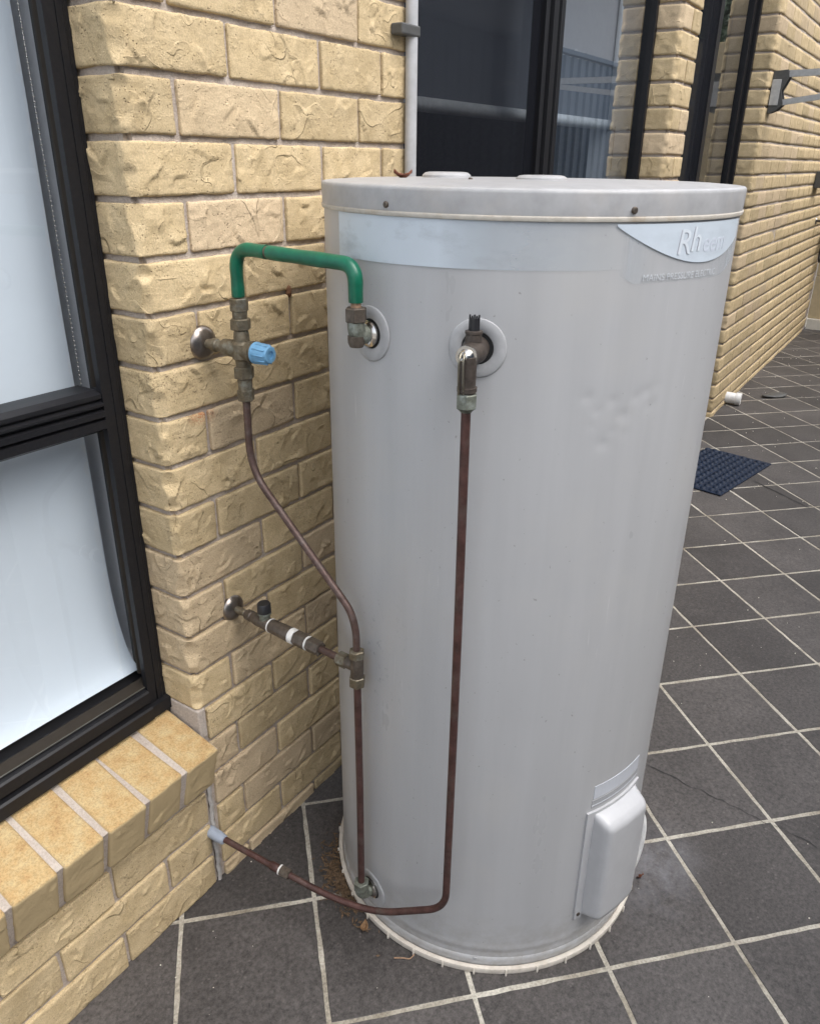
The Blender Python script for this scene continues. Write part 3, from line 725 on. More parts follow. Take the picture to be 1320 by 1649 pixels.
# ------------------------------------------------------------------ water heater
TX, TY, TR = 1.2563, -0.4302, 0.3295
ZL, ZT = 1.4045, 1.4375
heater = thing('water_heater', 'tall grey cylindrical electric water heater standing on the tiles', 'water heater', (TX, TY, 0))
def pol(a, z, r):      # local to the heater
    return Vector((r*math.cos(R_(a)), r*math.sin(R_(a)), z))
def wpol(a, z, r): return pol(a, z, r)+Vector((TX, TY, 0))
NA, NZ = 420, 260
an = np.linspace(0, 2*np.pi, NA, endpoint=False); zz = np.linspace(0.022, 1.406, NZ)
A, Zg = np.meshgrid(an, zz); rr = np.full_like(A, TR)
def dent(a, z, rad, depth, sx=1.0):
    global rr
    da = np.angle(np.exp(1j*(A-R_(a))))*TR*sx; d2 = (da**2+(Zg-z)**2)/rad**2
    rr -= 0.62*depth*np.exp(-d2**0.75*1.3)
for (a, z, rad, dp) in [(-136.4, 1.170, 0.009, 0.0021), (-133.5, 1.150, 0.007, 0.0017), (-129.5, 1.163, 0.008, 0.0019), (-126.2, 1.140, 0.010, 0.0024),
                        (-123.0, 1.165, 0.008, 0.0019), (-120.0, 1.172, 0.008, 0.0021), (-131.0, 1.100, 0.010, 0.0024), (-128.8, 1.118, 0.007, 0.0015),
                        (-118.0, 1.150, 0.009, 0.0016), (-134.8, 1.128, 0.006, 0.0012), (-125.0, 1.112, 0.007, 0.0012), (-116.4, 1.178, 0.007, 0.0012), (-163, 0.93, 0.006, 0.0008), (-150, 0.6, 0.05, 0.0010), (-175, 0.95, 0.08, 0.0012), (-140, 0.85, 0.09, 0.0010)]: dent(a, z, rad, dp)
rr += 0.0012*np.exp(-((Zg-0.058)/0.006)**2) - 0.001*np.exp(-((Zg-0.046)/0.005)**2)      # rolled bead near the foot
V = np.stack([rr*np.cos(A), rr*np.sin(A), Zg], -1).reshape(-1, 3)
Fc = [(i*NA+j, i*NA+(j+1) % NA, (i+1)*NA+(j+1) % NA, (i+1)*NA+j) for i in range(NZ-1) for j in range(NA)]
pyd('body', V, Fc, M_STEEL, heater)
lid = lathe('lid', M_LID, heater, [(ZL+0.001, TR-0.01), (ZL+0.001, TR+0.0025), (ZT-0.006, TR+0.0035), (ZT-0.0025, TR+0.0028), (ZT-0.0005, TR+0.0006), (ZT+0.0002, TR-0.003), (ZT-0.001, TR-0.010), (ZT+0.002, TR-0.03), (ZT+0.004, 0.16), (ZT+0.0045, 0.0)], (0, 0, 0), (0, 0, 1), 160, 60)
lathe('lid_seam', M_SEAM, heater, [(ZL-0.006, TR), (ZL-0.0055, TR+0.003), (ZL-0.001, TR+0.0042), (ZL+0.0008, TR+0.003), (ZL+0.0008, TR-0.01)], (0, 0, 0), (0, 0, 1), 160, 60)
def local(w): return Vector(w)-Vector((TX, TY, 0))
for a in (171.5, -130.2, 60, -20):
    lathe('screw', M_BRONZE, lid, [(0, 0.0044), (0.002, 0.0044), (0.0036, 0.003), (0.004, 0.0)], pol(a, ZL+0.0085, TR+0.0026), pol(a, 0, 1), 12)
for (x, y, r, h) in ((1.268, -0.270, 0.043, 0.011), (1.262, -0.452, 0.042, 0.009)):
    lathe('lid_cap', M_LID, lid, [(0, r), (h*0.55, r*0.97), (h*0.9, r*0.86), (h, r*0.7), (h, 0)], local((x, y, ZT+0.0015)), (0, 0, 1), 40)
lathe('screw', M_BRONZE, lid, [(0, 0.004), (0.003, 0.003), (0.0035, 0)], local((1.152, -0.383, ZT+0.0035)), (0, 0, 1), 10)
lathe('screw', M_BRONZE, lid, [(0, 0.004), (0.003, 0.003), (0.0035, 0)], local((1.462, -0.372, ZT+0.0025)), (0, 0, 1), 10)
base = lathe('base_tray', M_BASE, heater, [(0.0, TR+0.001), (0.0, TR+0.0105), (0.011, TR+0.0125), (0.014, TR+0.0115), (0.014, TR+0.004), (0.010, TR+0.002), (0.010, TR-0.02)], (0, 0, 0), (0, 0, 1), 160, 40)
lathe('foot_ring', M_STEEL, heater, [(0.012, TR-0.03), (0.012, TR+0.0015), (0.024, TR+0.0025), (0.034, TR+0.0008), (0.036, TR-0.004)], (0, 0, 0), (0, 0, 1), 160, 60)
for i in range(34):
    a = i*360/34+4
    lathe('base_lug', M_BASE, base, [(0, 0.0022), (0.014, 0.0022), (0.0155, 0.0014), (0.0155, 0)], pol(a, 0.0, TR+0.0135), (0, 0, 1), 8)
def patch(name, mat, parent, a0, a1, zf, na=60, nz=6, off=0.0012):
    """sheet wrapped on the shell; zf(a) -> (z bottom, z top)"""
    V = []; Fq = []; uv = []
    for i in range(na+1):
        a = a0+(a1-a0)*i/na; zb, zt = zf(a)
        for k in range(nz+1):
            V.append(pol(a, zb+(zt-zb)*k/nz, TR+off)); uv.append((i/na, k/nz))
    for i in range(na):
        for k in range(nz): q = i*(nz+1)+k; Fq.append((q, q+nz+1, q+nz+2, q+1))
    o = pyd(name, V, Fq, mat, parent); l = o.data.uv_layers.new(name='UVMap')
    for li, lp in enumerate(o.data.loops): l.data[li].uv = uv[lp.vertex_index]
    return o
tag(patch('faded_band', M_BAND, heater, 150.5, 229, lambda a: (1.336+0.004*(a-150)/79, 1.3985), 70), 'faded pale blue band under the lid')
def swoosh(a):
    t = (a-226.3)/(274-226.3)
    zb = 1.394 - 0.050*math.sin(math.pi*min(1, t*0.86))**0.9 if t > 0 else 1.394
    return (min(zb, 1.3940), 1.3962)
logo = patch('logo_panel', M_LOGO, heater, 226.3, 274.0, swoosh, 60, 6, 0.0017)
tag(logo, 'faded pale blue curved logo panel')
patch('logo_halo', M_HALO, heater, 228.0, 274.2, lambda a: (1.3215+0.022*max(0, (a-260)/14)**2.2 + 0.012*max(0, (232-a)/4), 1.3955), 60, 8, 0.0012)
def lettering(name, text, size, a_c, z_c, mat, parent, off, shear=0.0, ext=0.00012, dx=0.0):
    cu = bpy.data.curves.new(name, 'FONT'); cu.body = text; cu.size = size; cu.shear = shear; cu.extrude = ext; cu.align_x = 'CENTER'; cu.align_y = 'CENTER'
    cu.space_character = 1.0
    to = bpy.data.objects.new(name, cu); C.objects.link(to)
    dg = bpy.context.evaluated_depsgraph_get(); me = bpy.data.meshes.new_from_object(to.evaluated_get(dg)); bpy.data.objects.remove(to)
    b = bmesh.new(); b.from_mesh(me); bmesh.ops.triangulate(b, faces=b.faces); bmesh.ops.subdivide_edges(b, edges=[e for e in b.edges if e.calc_length() > size*0.25], cuts=2)
    for v in b.verts:
        a = R_(a_c)+(v.co.x+dx)/TR; r = TR+off+v.co.z; v.co = Vector((r*math.cos(a), r*math.sin(a), z_c+v.co.y))
    b.to_mesh(me); b.free(); me.materials.clear(); return new_obj(name, me, mat, parent)
# the first two letters still stand out, the others have almost weathered away
lettering('lettering', 'R', 0.046, 245.4, 1.3705, M_LET1, logo, 0.0019, 0.12, dx=-0.0012)
lettering('lettering', 'R', 0.046, 245.4, 1.3705, M_LET2, logo, 0.0024, 0.12)
lettering('lettering', 'h', 0.046, 249.6, 1.3735, M_LET1, logo, 0.0019, 0.12, dx=-0.0010)
lettering('lettering', 'h', 0.046, 249.6, 1.3735, M_LET2, logo, 0.0024, 0.12)
lettering('lettering', 'eem', 0.037, 258.0, 1.3690, M_LET3, logo, 0.0019, 0.12)
lettering('lettering', 'MAINS PRESSURE ELECTRIC', 0.0125, 247.5, 1.3285, M_LET4, heater, 0.00145, 0.0, 0.00004)
def ring(name, mat, parent, a, z, r0, r1, off, thick=0.0022, seg=48):
    V = []; Fq = []
    prof = [(r1, 0.0), (r1, thick*0.6), (r1-0.0015, thick), (r0+0.001, thick), (r0, thick*0.6), (r0, -0.004)]
    for k in range(seg):
        t = 2*math.pi*k/seg
        for (q, h) in prof: V.append(pol(a+math.degrees(q*math.cos(t)/TR), z+q*math.sin(t), TR+off+h))
    n = len(prof)
    for k in range(seg):
        for m in range(n-1): Fq.append((k*n+m, ((k+1) % seg)*n+m, ((k+1) % seg)*n+m+1, k*n+m+1))
    return pyd(name, V, Fq, mat, parent)
def disc(name, mat, parent, a, z, r, off, seg=32):
    V = [pol(a, z, TR+off)]+[pol(a+math.degrees(r*math.cos(2*math.pi*k/seg)/TR), z+r*math.sin(2*math.pi*k/seg), TR+off) for k in range(seg)]
    return pyd(name, V, [(0, 1+k, 1+(k+1) % seg) for k in range(seg)], mat, parent)
A1, A2, A3 = 165.3, 196.4, 162.6
for (a, z, r0, r1) in ((A1, 1.2345, 0.022, 0.0405), (A2, 1.2355, 0.0225, 0.0405), (A3, 0.082, 0.024, 0.042)):
    fl = ring('port_flange', M_FLANGE, heater, a, z, r0, r1, 0.0005); disc('port_shade_disc', M_BLACK, fl, a, z, r0+0.002, 0.0008)  # flat black disc on the shell paints the shade inside the port
# element cover, a curved box following the shell
ca0, ca1, cz0, cz1 = -117.8, -96.2, 0.112, 0.372
nu, nv = 36, 44; V = []; Fq = []
def rbox(u, v, e=0.13):
    h = 1.0
    for t, ee in ((u, 0.16), (1-u, 0.16), (v, 0.045), (1-v, 0.10)):
        q = min(1, t/ee); h *= 1-(1-q)**2.6 if q < 1 else 1
    return h
us = np.concatenate([[0, 0.004], np.linspace(0.012, 0.988, nu-3), [0.996, 1]]); vs_ = np.concatenate([[0, 0.003], np.linspace(0.008, 0.992, nv-3), [0.997, 1]])
for u in us:
    for v in vs_:
        V.append(pol(ca0+(ca1-ca0)*u, cz0+(cz1-cz0)*v, TR+0.004+0.034*rbox(u, v)))
n = len(vs_)
for i in range(len(us)-1):
    for k in range(n-1): q = i*n+k; Fq.append((q, q+n, q+n+1, q+1))
cover = pyd('element_cover', V, Fq, M_COVER, heater)
tag(cover, 'moulded grey element cover low on the right of the shell')
def slab(name, mat, parent, a0, a1, z0, z1, off, th, na=14):
    V = []; Fq = []
    for i in range(na+1):
        a = a0+(a1-a0)*i/na
        V += [pol(a, z0, TR), pol(a, z0, TR+off+th), pol(a, z1, TR+off+th), pol(a, z1, TR)]
    for i in range(na):
        for k in range(3): q = i*4+k; Fq.append((q, q+4, q+5, q+1))
    Fq += [(0, 1, 2, 3), tuple(na*4+k for k in (3, 2, 1, 0))]
    return pyd(name, V, Fq, mat, parent, smooth=False)
slab('cover_flange', M_COVER, cover, -120.6, -94.0, 0.128, 0.379, 0, 0.0042)
slab('cover_tab', M_COVER, cover, -120.4, -117.6, 0.104, 0.1279, 0, 0.0045)
lathe('screw', M_BRONZE, cover, [(0, 0.0042), (0.002, 0.0042), (0.003, 0)], pol(-119.1, 0.1165, TR+0.0040), pol(-119.1, 0, 1), 10)
slab('rating_sticker', M_STICK, heater, -118.6, -95.4, 0.4075, 0.438, 0, 0.0008)
slab('sticker_strip', M_STICKD, heater, -119.0, -95.0, 0.3865, 0.4045, 0, 0.0007)
slab('sticker_strip', M_STICK, heater, -119.0, -95.0, 0.3912, 0.3930, 0, 0.0011)
lathe('screw', M_FLANGE, heater, [(0, 0.004), (0.002, 0.0035), (0.003, 0)], pol(-154.6, 0.030, TR+0.002), pol(-154.6, 0, 1), 10)
tag(tube('cable_conduit', M_PVC, heater, catmull([pol(-84, 0.25, TR+0.002), pol(-83, 0.22, TR+0.014), pol(-84, 0.18, TR+0.019), pol(-86, 0.13, TR+0.016), pol(-88, 0.09, TR+0.008)], 6), 0.0065), 'white conduit bend beside the element cover')

# ------------------------------------------------------------------ plumbing
VX, VY = 0.938, -0.080                       # upright axis of the tempering valve
ax1 = wpol(A1, 0, 0.357); ax2 = wpol(A2, 0, 0.3835); ax3 = wpol(A3, 0, 0.356)
def rosette(parent, x, z, r):
    return lathe('rosette', M_ROSETTE, parent, [(0.0, r), (0.002, r), (0.006, r*0.93), (0.011, r*0.72), (0.0135, r*0.45), (0.0145, r*0.36), (0.0145, 0.0)], (x, 0.002, z), (0, -1, 0), 48, 60)
tv = thing('tempering_valve', 'brass tempering valve with pale blue cap on upper wall rosette', 'valve', (0, 0, 0))
rosette(tv, 0.925, 1.1795, 0.0295)
lathe('stub', M_BRASS, tv, [(0, 0.0085), (0.012, 0.0085), (0.014, 0.0115), (0.022, 0.0115), (0.024, 0.0095), (0.034, 0.0095), (0.036, 0.0135), (0.060, 0.0150), (0.075, 0.0160)], (0.925, -0.008, 1.179), (0.013, -0.073, -0.004), 20)
lathe('body', M_BRASS, tv, [(-0.034, 0.0105), (-0.030, 0.0125), (-0.016, 0.0135), (-0.012, 0.0175), (0.012, 0.0175), (0.016, 0.0135), (0.030, 0.0125), (0.036, 0.0105)], (VX, VY, 1.174), (0, 0, 1), 24)
lathe('bonnet', M_BRASS, tv, [(0, 0.0165), (0.014, 0.0165), (0.016, 0.0185), (0.021, 0.0185), (0.022, 0.0165), (0.026, 0.0165)], (VX, VY-0.004, 1.174), (0.02, -1, 0.0), 24)
cap = bmesh.new(); 
bm_lathe(cap, [(0, 0.0182), (0.003, 0.0184), (0.004, 0.0174), (0.028, 0.0152), (0.032, 0.0126), (0.032, 0.007), (0.029, 0.007), (0.029, 0.0)], (VX+0.0005, VY-0.030, 1.174), (0.02, -1, 0.0), 32)
for v in cap.verts: pass
from_bm('cap', cap, M_BLUECAP, tv, smooth=True, angle=30)
bm = bmesh.new()
for k in range(10):
    t = 2*math.pi*k/10; c = Vector((VX+0.0005+0.0165*math.cos(t), VY-0.046, 1.174+0.0165*math.sin(t)))
    bm_tube(bm, [c+Vector((0, 0.012, 0)), c+Vector((-0.0012*math.cos(t), -0.013, -0.0012*math.sin(t)))], 0.0014, 6)
from_bm('cap_rib', bm, M_BLUECAP, tv, smooth=True)
for (z, l, r) in ((1.1265, 0.021, 0.0172), (1.2085, 0.019, 0.0172)): nut('nut', M_BRASS, tv, (VX, VY, z), (0, 0, 1), l, r)
lathe('spigot', M_BRASS, tv, [(0, 0.0125), (0.016, 0.0125), (0.017, 0.0135), (0.021, 0.0135), (0.022, 0.0125), (0.024, 0.012)], (VX, VY, 1.228), (0, 0, 1), 20)
nut('nut', M_BRASS, tv, (VX, VY, 1.2385), (0, 0, 1), 0.0215, 0.0155)
lathe('spigot', M_BRASS, tv, [(0, 0.0125), (0.026, 0.0125), (0.027, 0.0110)], (VX, VY, 1.126), (0, 0, -1), 20)
nut('nut', M_BRASS, tv, (VX, VY, 1.088), (0, 0, 1), 0.0205, 0.0148)

hp = thing('hot_water_pipe', 'green lagged hot pipe arching from tank elbow to tempering valve', 'pipe', (0, 0, 0))
p0 = Vector((VX, VY, 1.262)); p1 = Vector((VX, VY, 1.338)); p2 = Vector((ax1.x, ax1.y, 1.3335)); p3 = Vector((ax1.x, ax1.y, 1.282))
path = fillet([p0, p1, p2, p3], [0.043, 0.055], 14)
# split the lagging at its taped seam
Ls = [0]
for a, b in zip(path, path[1:]): Ls.append(Ls[-1]+(b-a).length)
cut = 0.39*Ls[-1]
def at_len(s):
    for i in range(len(path)-1):
        if Ls[i+1] >= s: return path[i].lerp(path[i+1], (s-Ls[i])/(Ls[i+1]-Ls[i]))
    return path[-1]
dense = [at_len(s) for s in np.linspace(0, Ls[-1], 120)]
kc = int(0.39*119)
tube('lagging', M_GREEN, hp, dense[:kc], lambda t: 0.0106+0.0003*math.sin(t*21), 20)
tube('lagging', M_GREEN, hp, dense[kc+1:], lambda t: 0.0108+0.0003*math.sin(t*17), 20)
tube('seam', M_RUBY, hp, dense[kc-2:kc+3], 0.0094, 16)
tube('copper_end', M_TWIG, hp, [p3+Vector((0, 0, 0.004)), p3-Vector((0, 0, 0.012))], 0.0075)
d1 = Vector((math.cos(R_(A1)), math.sin(R_(A1)), 0))
el = fillet([wpol(A1, 1.2345, 0.322), Vector((ax1.x, ax1.y, 1.2345)), Vector((ax1.x, ax1.y, 1.260))], 0.014, 8)
tube('elbow', M_VERDI, hp, el, lambda t: 0.0128 if t > 0.25 else 0.0135, 18)
lathe('elbow_collar', M_CHROME, hp, [(0, 0.0190), (0.008, 0.0195), (0.011, 0.0165), (0.013, 0.0120)], wpol(A1, 1.2345, TR-0.002), d1, 28)
nut('nut', M_BRONZE, hp, (ax1.x, ax1.y, 1.2540), (0, 0, 1), 0.0210, 0.0162)
lathe('elbow_foot', M_BRONZE, hp, [(0, 0.0128), (0.010, 0.0126), (0.016, 0.010), (0.018, 0.0)], (ax1.x, ax1.y, 1.2345), (0, 0, -1), 18)

TEE = Vector((ax3.x, ax3.y, 0.6475))
cp = thing('copper_pipe', 'thin copper pipe slanting from tempering valve down to brass tee', 'pipe', (0, 0, 0))
pth = fillet([(VX, VY, 1.094), (VX-0.002, VY, 0.962), (TEE.x+0.002, TEE.y+0.012, 0.757), (TEE.x, TEE.y, 0.720), (TEE.x, TEE.y, 0.676)], [0.05, 0.04, 0.03], 10)
tube('pipe', M_COPPER, cp, pth, 0.0066)

iv = thing('inlet_valve', 'brass inlet valve with black knob running from lower wall rosette', 'valve', (0, 0, 0))
rosette(iv, 0.9357, 0.649, 0.0275)
a0 = Vector((0.9357, 0.0, 0.649)); dv = (TEE-a0); LV = dv.length; dn = dv.normalized()
q = lambda t: a0+dv*t
lathe('stub', M_BRASS, iv, [(0, 0.0075), (0.030, 0.0070), (0.031, 0.0062), (0.055, 0.0062)], a0+dn*0.006, dn, 16)
lathe('body', M_BRONZE, iv, [(0, 0.0085), (0.004, 0.0108), (0.016, 0.0112), (0.018, 0.0098), (0.026, 0.0115), (0.036, 0.0130), (0.066, 0.0135), (0.068, 0.0128)], q(0.12), dn, 20)
lathe('body', M_BRONZE, iv, [(0, 0.0136), (0.040, 0.0146), (0.050, 0.0150), (0.052, 0.0142)], q(0.338), dn, 20)
lathe('tape_ring', M_WHITE, iv, [(0, 0.0128), (0.0005, 0.0143), (0.003, 0.0143), (0.0034, 0.0128)], q(0.330), dn, 20)
lathe('tape_ring', M_WHITE, iv, [(0, 0.0142), (0.001, 0.0152), (0.011, 0.0150), (0.012, 0.0140)], q(0.500), dn, 20)
nut('nut', M_BRONZE, iv, q(0.537), dn, 0.030, 0.0152)
lathe('tape_ring', M_WHITE, iv, [(0, 0.0128), (0.0006, 0.0143), (0.0028, 0.0140), (0.0032, 0.0120)], q(0.630), dn, 14)
nut('nut', M_BRONZE, iv, q(0.640), dn, 0.030, 0.0146)
tube('pipe', M_COPPER, iv, [q(0.72), q(0.93)], 0.0068)
kb = q(0.285)+Vector((0, 0, 0.008))
lathe('knob_seat', M_VERDI, iv, [(0, 0.0105), (0.012, 0.0105), (0.013, 0.0135), (0.016, 0.0135), (0.0165, 0.011)], kb, (0, 0, 1), 20)
bm = bmesh.new(); bm_lathe(bm, [(0, 0.0125), (0.001, 0.0135), (0.017, 0.0132), (0.0195, 0.0115), (0.0195, 0.0)], kb+Vector((0, 0, 0.0168)), (0, 0, 1), 28)
kn = from_bm('knob', bm, M_BLACKPL, iv, smooth=True, angle=35)
tee = bmesh.new()
bm_lathe(tee, [(-0.026, 0.0105), (-0.022, 0.0118), (0.022, 0.0118), (0.026, 0.0105)], TEE, (0, 0, 1), 20)
bm_lathe(tee, [(0.0, 0.0112), (0.026, 0.0112)], TEE, -dn, 20)
from_bm('tee', tee, M_BRONZE, iv, smooth=True, angle=40)
nut('nut', M_BRASS, iv, TEE+Vector((0, 0, 0.0185)), (0, 0, 1), 0.0165, 0.0142)
nut('nut', M_BRASS, iv, TEE-Vector((0, 0, 0.0410)), (0, 0, 1), 0.0205, 0.0150)
nut('nut', M_BRASS, iv, TEE-dn*0.044, dn, 0.0215, 0.0140)

ri = thing('inlet_riser', 'straight copper riser running up the left of the tank to brass tee', 'pipe', (0, 0, 0))
tube('pipe', M_COPPER2, ri, [(ax3.x, ax3.y, 0.612), (ax3.x+0.0015, ax3.y, 0.35), (ax3.x, ax3.y, 0.108)], 0.0070)
d3 = Vector((math.cos(R_(A3)), math.sin(R_(A3)), 0))
tube('elbow', M_VERDI, ri, fillet([Vector((ax3.x, ax3.y, 0.112)), Vector((ax3.x, ax3.y, 0.082)), wpol(A3, 0.082, 0.322)], 0.018, 8), 0.0135, 18)
nut('nut', M_VERDI, ri, (ax3.x, ax3.y, 0.098), (0, 0, 1), 0.021, 0.0162)
lathe('collar', M_CHROME, ri, [(0, 0.0215), (0.006, 0.0220), (0.009, 0.0185), (0.010, 0.013)], wpol(A3, 0.082, TR-0.001), d3, 28)

rv = thing('relief_valve', 'dark relief valve with chrome lever on the front of the tank', 'valve', (0, 0, 0))
d2 = Vector((math.cos(R_(A2)), math.sin(R_(A2)), 0)); t2 = Vector((-d2.y, d2.x, 0))
o2 = wpol(A2, 1.2355, TR-0.004)
lathe('body', M_OLDBRONZE, rv, [(0, 0.0170), (0.016, 0.0172), (0.020, 0.0182), (0.036, 0.0165), (0.046, 0.0135), (0.060, 0.0128)], o2, d2, 24)
lathe('outlet', M_OLDBRONZE, rv, [(0, 0.0120), (0.030, 0.0116), (0.040, 0.0116), (0.0405, 0.0134), (0.0465, 0.0134), (0.047, 0.0115), (0.052, 0.0115)], Vector((ax2.x, ax2.y, 1.2355)), (0, 0, -1), 20)
nut('nut', M_VERDI, rv, (ax2.x, ax2.y, 1.1655), (0, 0, 1), 0.0210, 0.0148)
lathe('olive', M_VERDI, rv, [(0, 0.0075), (0.004, 0.0110), (0.005, 0.0125)], (ax2.x, ax2.y, 1.1605), (0, 0, 1), 16)
lathe('dome', M_CHROME, rv, [(0, 0.0138), (0.003, 0.0146), (0.0052, 0.0142), (0.0054, 0.0106), (0.009, 0.0094), (0.0125, 0.0062), (0.0138, 0.0030), (0.0142, 0.0)], o2+d2*0.056-t2*0.002, d2, 28)
sb = o2+d2*0.030+Vector((0, 0, 0.014))
lathe('probe_boss', M_OLDBRONZE, rv, [(0, 0.0115), (0.010, 0.0108), (0.011, 0.0120), (0.014, 0.0120), (0.0145, 0.009)], sb, (0, 0, 1), 18)
bm = bmesh.new()
for k in range(5):
    c = sb+Vector((0, 0, 0.0135))+t2*((k-2)*0.0031)
    for dx in (-1, 1):
        pass
    bm_tube(bm, [c, c+Vector((0, 0, 0.0215-0.0015*(k % 2)))], 0.0014, 6)
bm_lathe(bm, [(0, 0.0064), (0.017, 0.0064), (0.0175, 0.004)], sb+Vector((0, 0, 0.0135)), (0, 0, 1), 12)
from_bm('test_stub', bm, M_BLACKPL, rv)
lv0 = o2+d2*0.067-t2*0.0050
bm = bmesh.new()
for s in (-1, 1):
    bm_tube(bm, catmull([lv0+t2*(0.0025*s)+Vector((0, 0, 0.006)), lv0+d2*0.008+t2*(0.0028*s)+Vector((0, 0, -0.004)), lv0+d2*0.007+t2*(0.0031*s)+Vector((0, 0, -0.030)), lv0+d2*0.001+t2*(0.0034*s)+Vector((0, 0, -0.048)), lv0-d2*0.003+t2*(0.0038*s)+Vector((0, 0, -0.055))], 6), 0.0016, 8)
bm_tube(bm, [lv0-d2*0.003+t2*-0.0038+Vector((0, 0, -0.055)), lv0-d2*0.004+Vector((0, 0, -0.058)), lv0-d2*0.003+t2*0.0038+Vector((0, 0, -0.055))], 0.0016, 8)
from_bm('lever', bm, M_LEVER, rv, smooth=True)

dp = thing('drain_pipe', 'long copper drain pipe dropping from relief valve then to the wall foot', 'pipe', (0, 0, 0))
DZ = 0.175
pth = fillet([(ax2.x, ax2.y, 1.170), (ax2.x+0.004, ax2.y, 0.75), (ax2.x, ax2.y, 0.216), (0.862, -0.402, 0.136), (0.846, -0.300, 0.126), (0.829, -0.150, 0.140), (0.8165, -0.020, 0.151), (0.815, 0.03, 0.153)], [0.3, 0.040, 0.05, 0.08, 0.05, 0.01], 10)
tube('pipe', M_COPPER2, dp, pth, 0.0066)
cpos = Vector((0.8325, -0.182, 0.1385)); cdir = (Vector((0.8475, -0.31, 0.128))-Vector((0.829, -0.150, 0.140))).normalized()
nut('coupling', M_BRONZE, dp, cpos, cdir, 0.022, 0.0112)
lathe('tape_ring', M_WHITE, dp, [(0, 0.0096), (0.0006, 0.0106), (0.003, 0.0106), (0.0035, 0.0096)], cpos-cdir*0.0035+cdir*0.0155*0, cdir, 16)
lathe('coupling_sleeve', M_COPPER2, dp, [(0, 0.0075), (0.004, 0.0090), (0.020, 0.0090), (0.022, 0.0080)], cpos-cdir*0.026, cdir, 16)
lathe('wall_sleeve', M_GREYPL, dp, [(0, 0.0125), (0.030, 0.0120), (0.044, 0.0100), (0.045, 0.0080)], (0.8155, 0.006, 0.152), (0.02, -1, -0.06), 18)

# ------------------------------------------------------------------ things on the wall
cdt = thing('electrical_conduit', 'grey conduit clipped up the wall edge beside the dark window', 'conduit', (0, 0, 0))
tube('pipe', M_CONDUIT, cdt, [(1.541, -0.0145, 0.02), (1.541, -0.0145, 2.6)], 0.0125, 18)
for z in (1.705, 0.75):
    bm = bmesh.new(); bm_box(bm, 1.486, 1.5525, -0.029, -0.0005, z-0.010, z+0.010, 0.003)
    from_bm('clip', bm, M_DGREY, cdt)
mn = bmesh.new(); bmesh.ops.create_icosphere(mn, subdivisions=3, radius=0.0085, matrix=Matrix.Translation((1.1485, 0.0, 1.2385)) @ Matrix.Diagonal((0.8, 0.6, 1.3, 1)))
for v in mn.verts: v.co += Vector((math.sin(v.co.z*700)*0.0012, 0, math.sin(v.co.x*900)*0.0015))
tag(from_bm('mud_nest', mn, M_MUD, smooth=True), 'small brown mud nest stuck in the brick joint above the valve', 'insect nest')

cl = thing('clothes_line', 'grey folding clothes line bracket and arms on the far brick wall', 'clothes line', (0, 0, 0))
bm = bmesh.new()
def prism_x(bm, poly, x0, x1): bm_extrude(bm, poly, x0, x1, 'x')
prism_x(bm, [(-0.004, 1.925), (-0.075, 1.930), (-0.085, 1.895), (-0.055, 1.83), (-0.075, 1.765), (-0.045, 1.735), (-0.004, 1.722)], 5.10, 5.112)
prism_x(bm, [(-0.004, 1.925), (-0.075, 1.930), (-0.085, 1.895), (-0.055, 1.83), (-0.075, 1.765), (-0.045, 1.735), (-0.004, 1.722)], 5.168, 5.18)
bm_box(bm, 5.113, 5.167, -0.014, -0.003, 1.722, 1.925); bm_box(bm, 5.113, 5.167, -0.078, -0.0145, 1.905, 1.926)
from_bm('bracket', bm, M_DGREY, cl)
box('bracket_plate', M_LGREY, cl, 5.0945, 5.0995, -0.050, -0.004, 1.76, 1.885, 0.0015)
bm = bmesh.new()
def bar(bm, a, b, w, h):
    a = Vector(a); b = Vector(b); d = (b-a).normalized(); s = Vector((1, 0, 0)); u = d.cross(s).normalized()
    vs = [bm.verts.new(p+s*(i*w/2)+u*(j*h/2)) for p in (a, b) for i, j in ((-1, -1), (1, -1), (1, 1), (-1, 1))]
    for k in range(4): bm.faces.new((vs[k], vs[(k+1) % 4], vs[4+(k+1) % 4], vs[4+k]))
    bm.faces.new(vs[:4][::-1]); bm.faces.new(vs[4:])
bar(bm, (5.14, -0.05, 1.913), (5.14, -1.45, 1.93), 0.022, 0.032); from_bm('arm', bm, M_LGREY, cl)
bm = bmesh.new(); bar(bm, (5.14, -0.06, 1.775), (5.14, -1.10, 1.905), 0.020, 0.028); from_bm('strut', bm, M_LGREY, cl)

tp = thing('garden_tap', 'brass garden tap on the far end of the brick wall', 'tap', (0, 0, 0))
tube('spout', M_BRONZE, tp, fillet([(7.85, 0.0, 1.03), (7.85, -0.075, 1.03), (7.85, -0.095, 0.975)], 0.02, 6), 0.011)
lathe('handle', M_BRONZE, tp, [(0, 0.006), (0.03, 0.006), (0.031, 0.028), (0.040, 0.028), (0.041, 0.0)], (7.85, -0.055, 1.035), (0, 0, 1), 14)
lathe('backplate', M_CHROME, tp, [(0, 0.030), (0.006, 0.026), (0.010, 0.012)], (7.85, 0.002, 1.03), (0, -1, 0), 18)
mb = thing('wall_box', 'small grey box with white lid fixed to the far brick wall', 'box', (0, 0, 0))
box('case', M_DGREY, mb, 7.30, 7.52, -0.055, -0.002, 1.30, 1.42, 0.004); box('cover', M_PVC, mb, 7.30, 7.52, -0.060, -0.0555, 1.35, 1.39, 0.002)
hs = thing('hose_reel', 'dark coiled hose hanging at the end of the brick wall', 'hose', (0, 0, 0))
bm = bmesh.new()
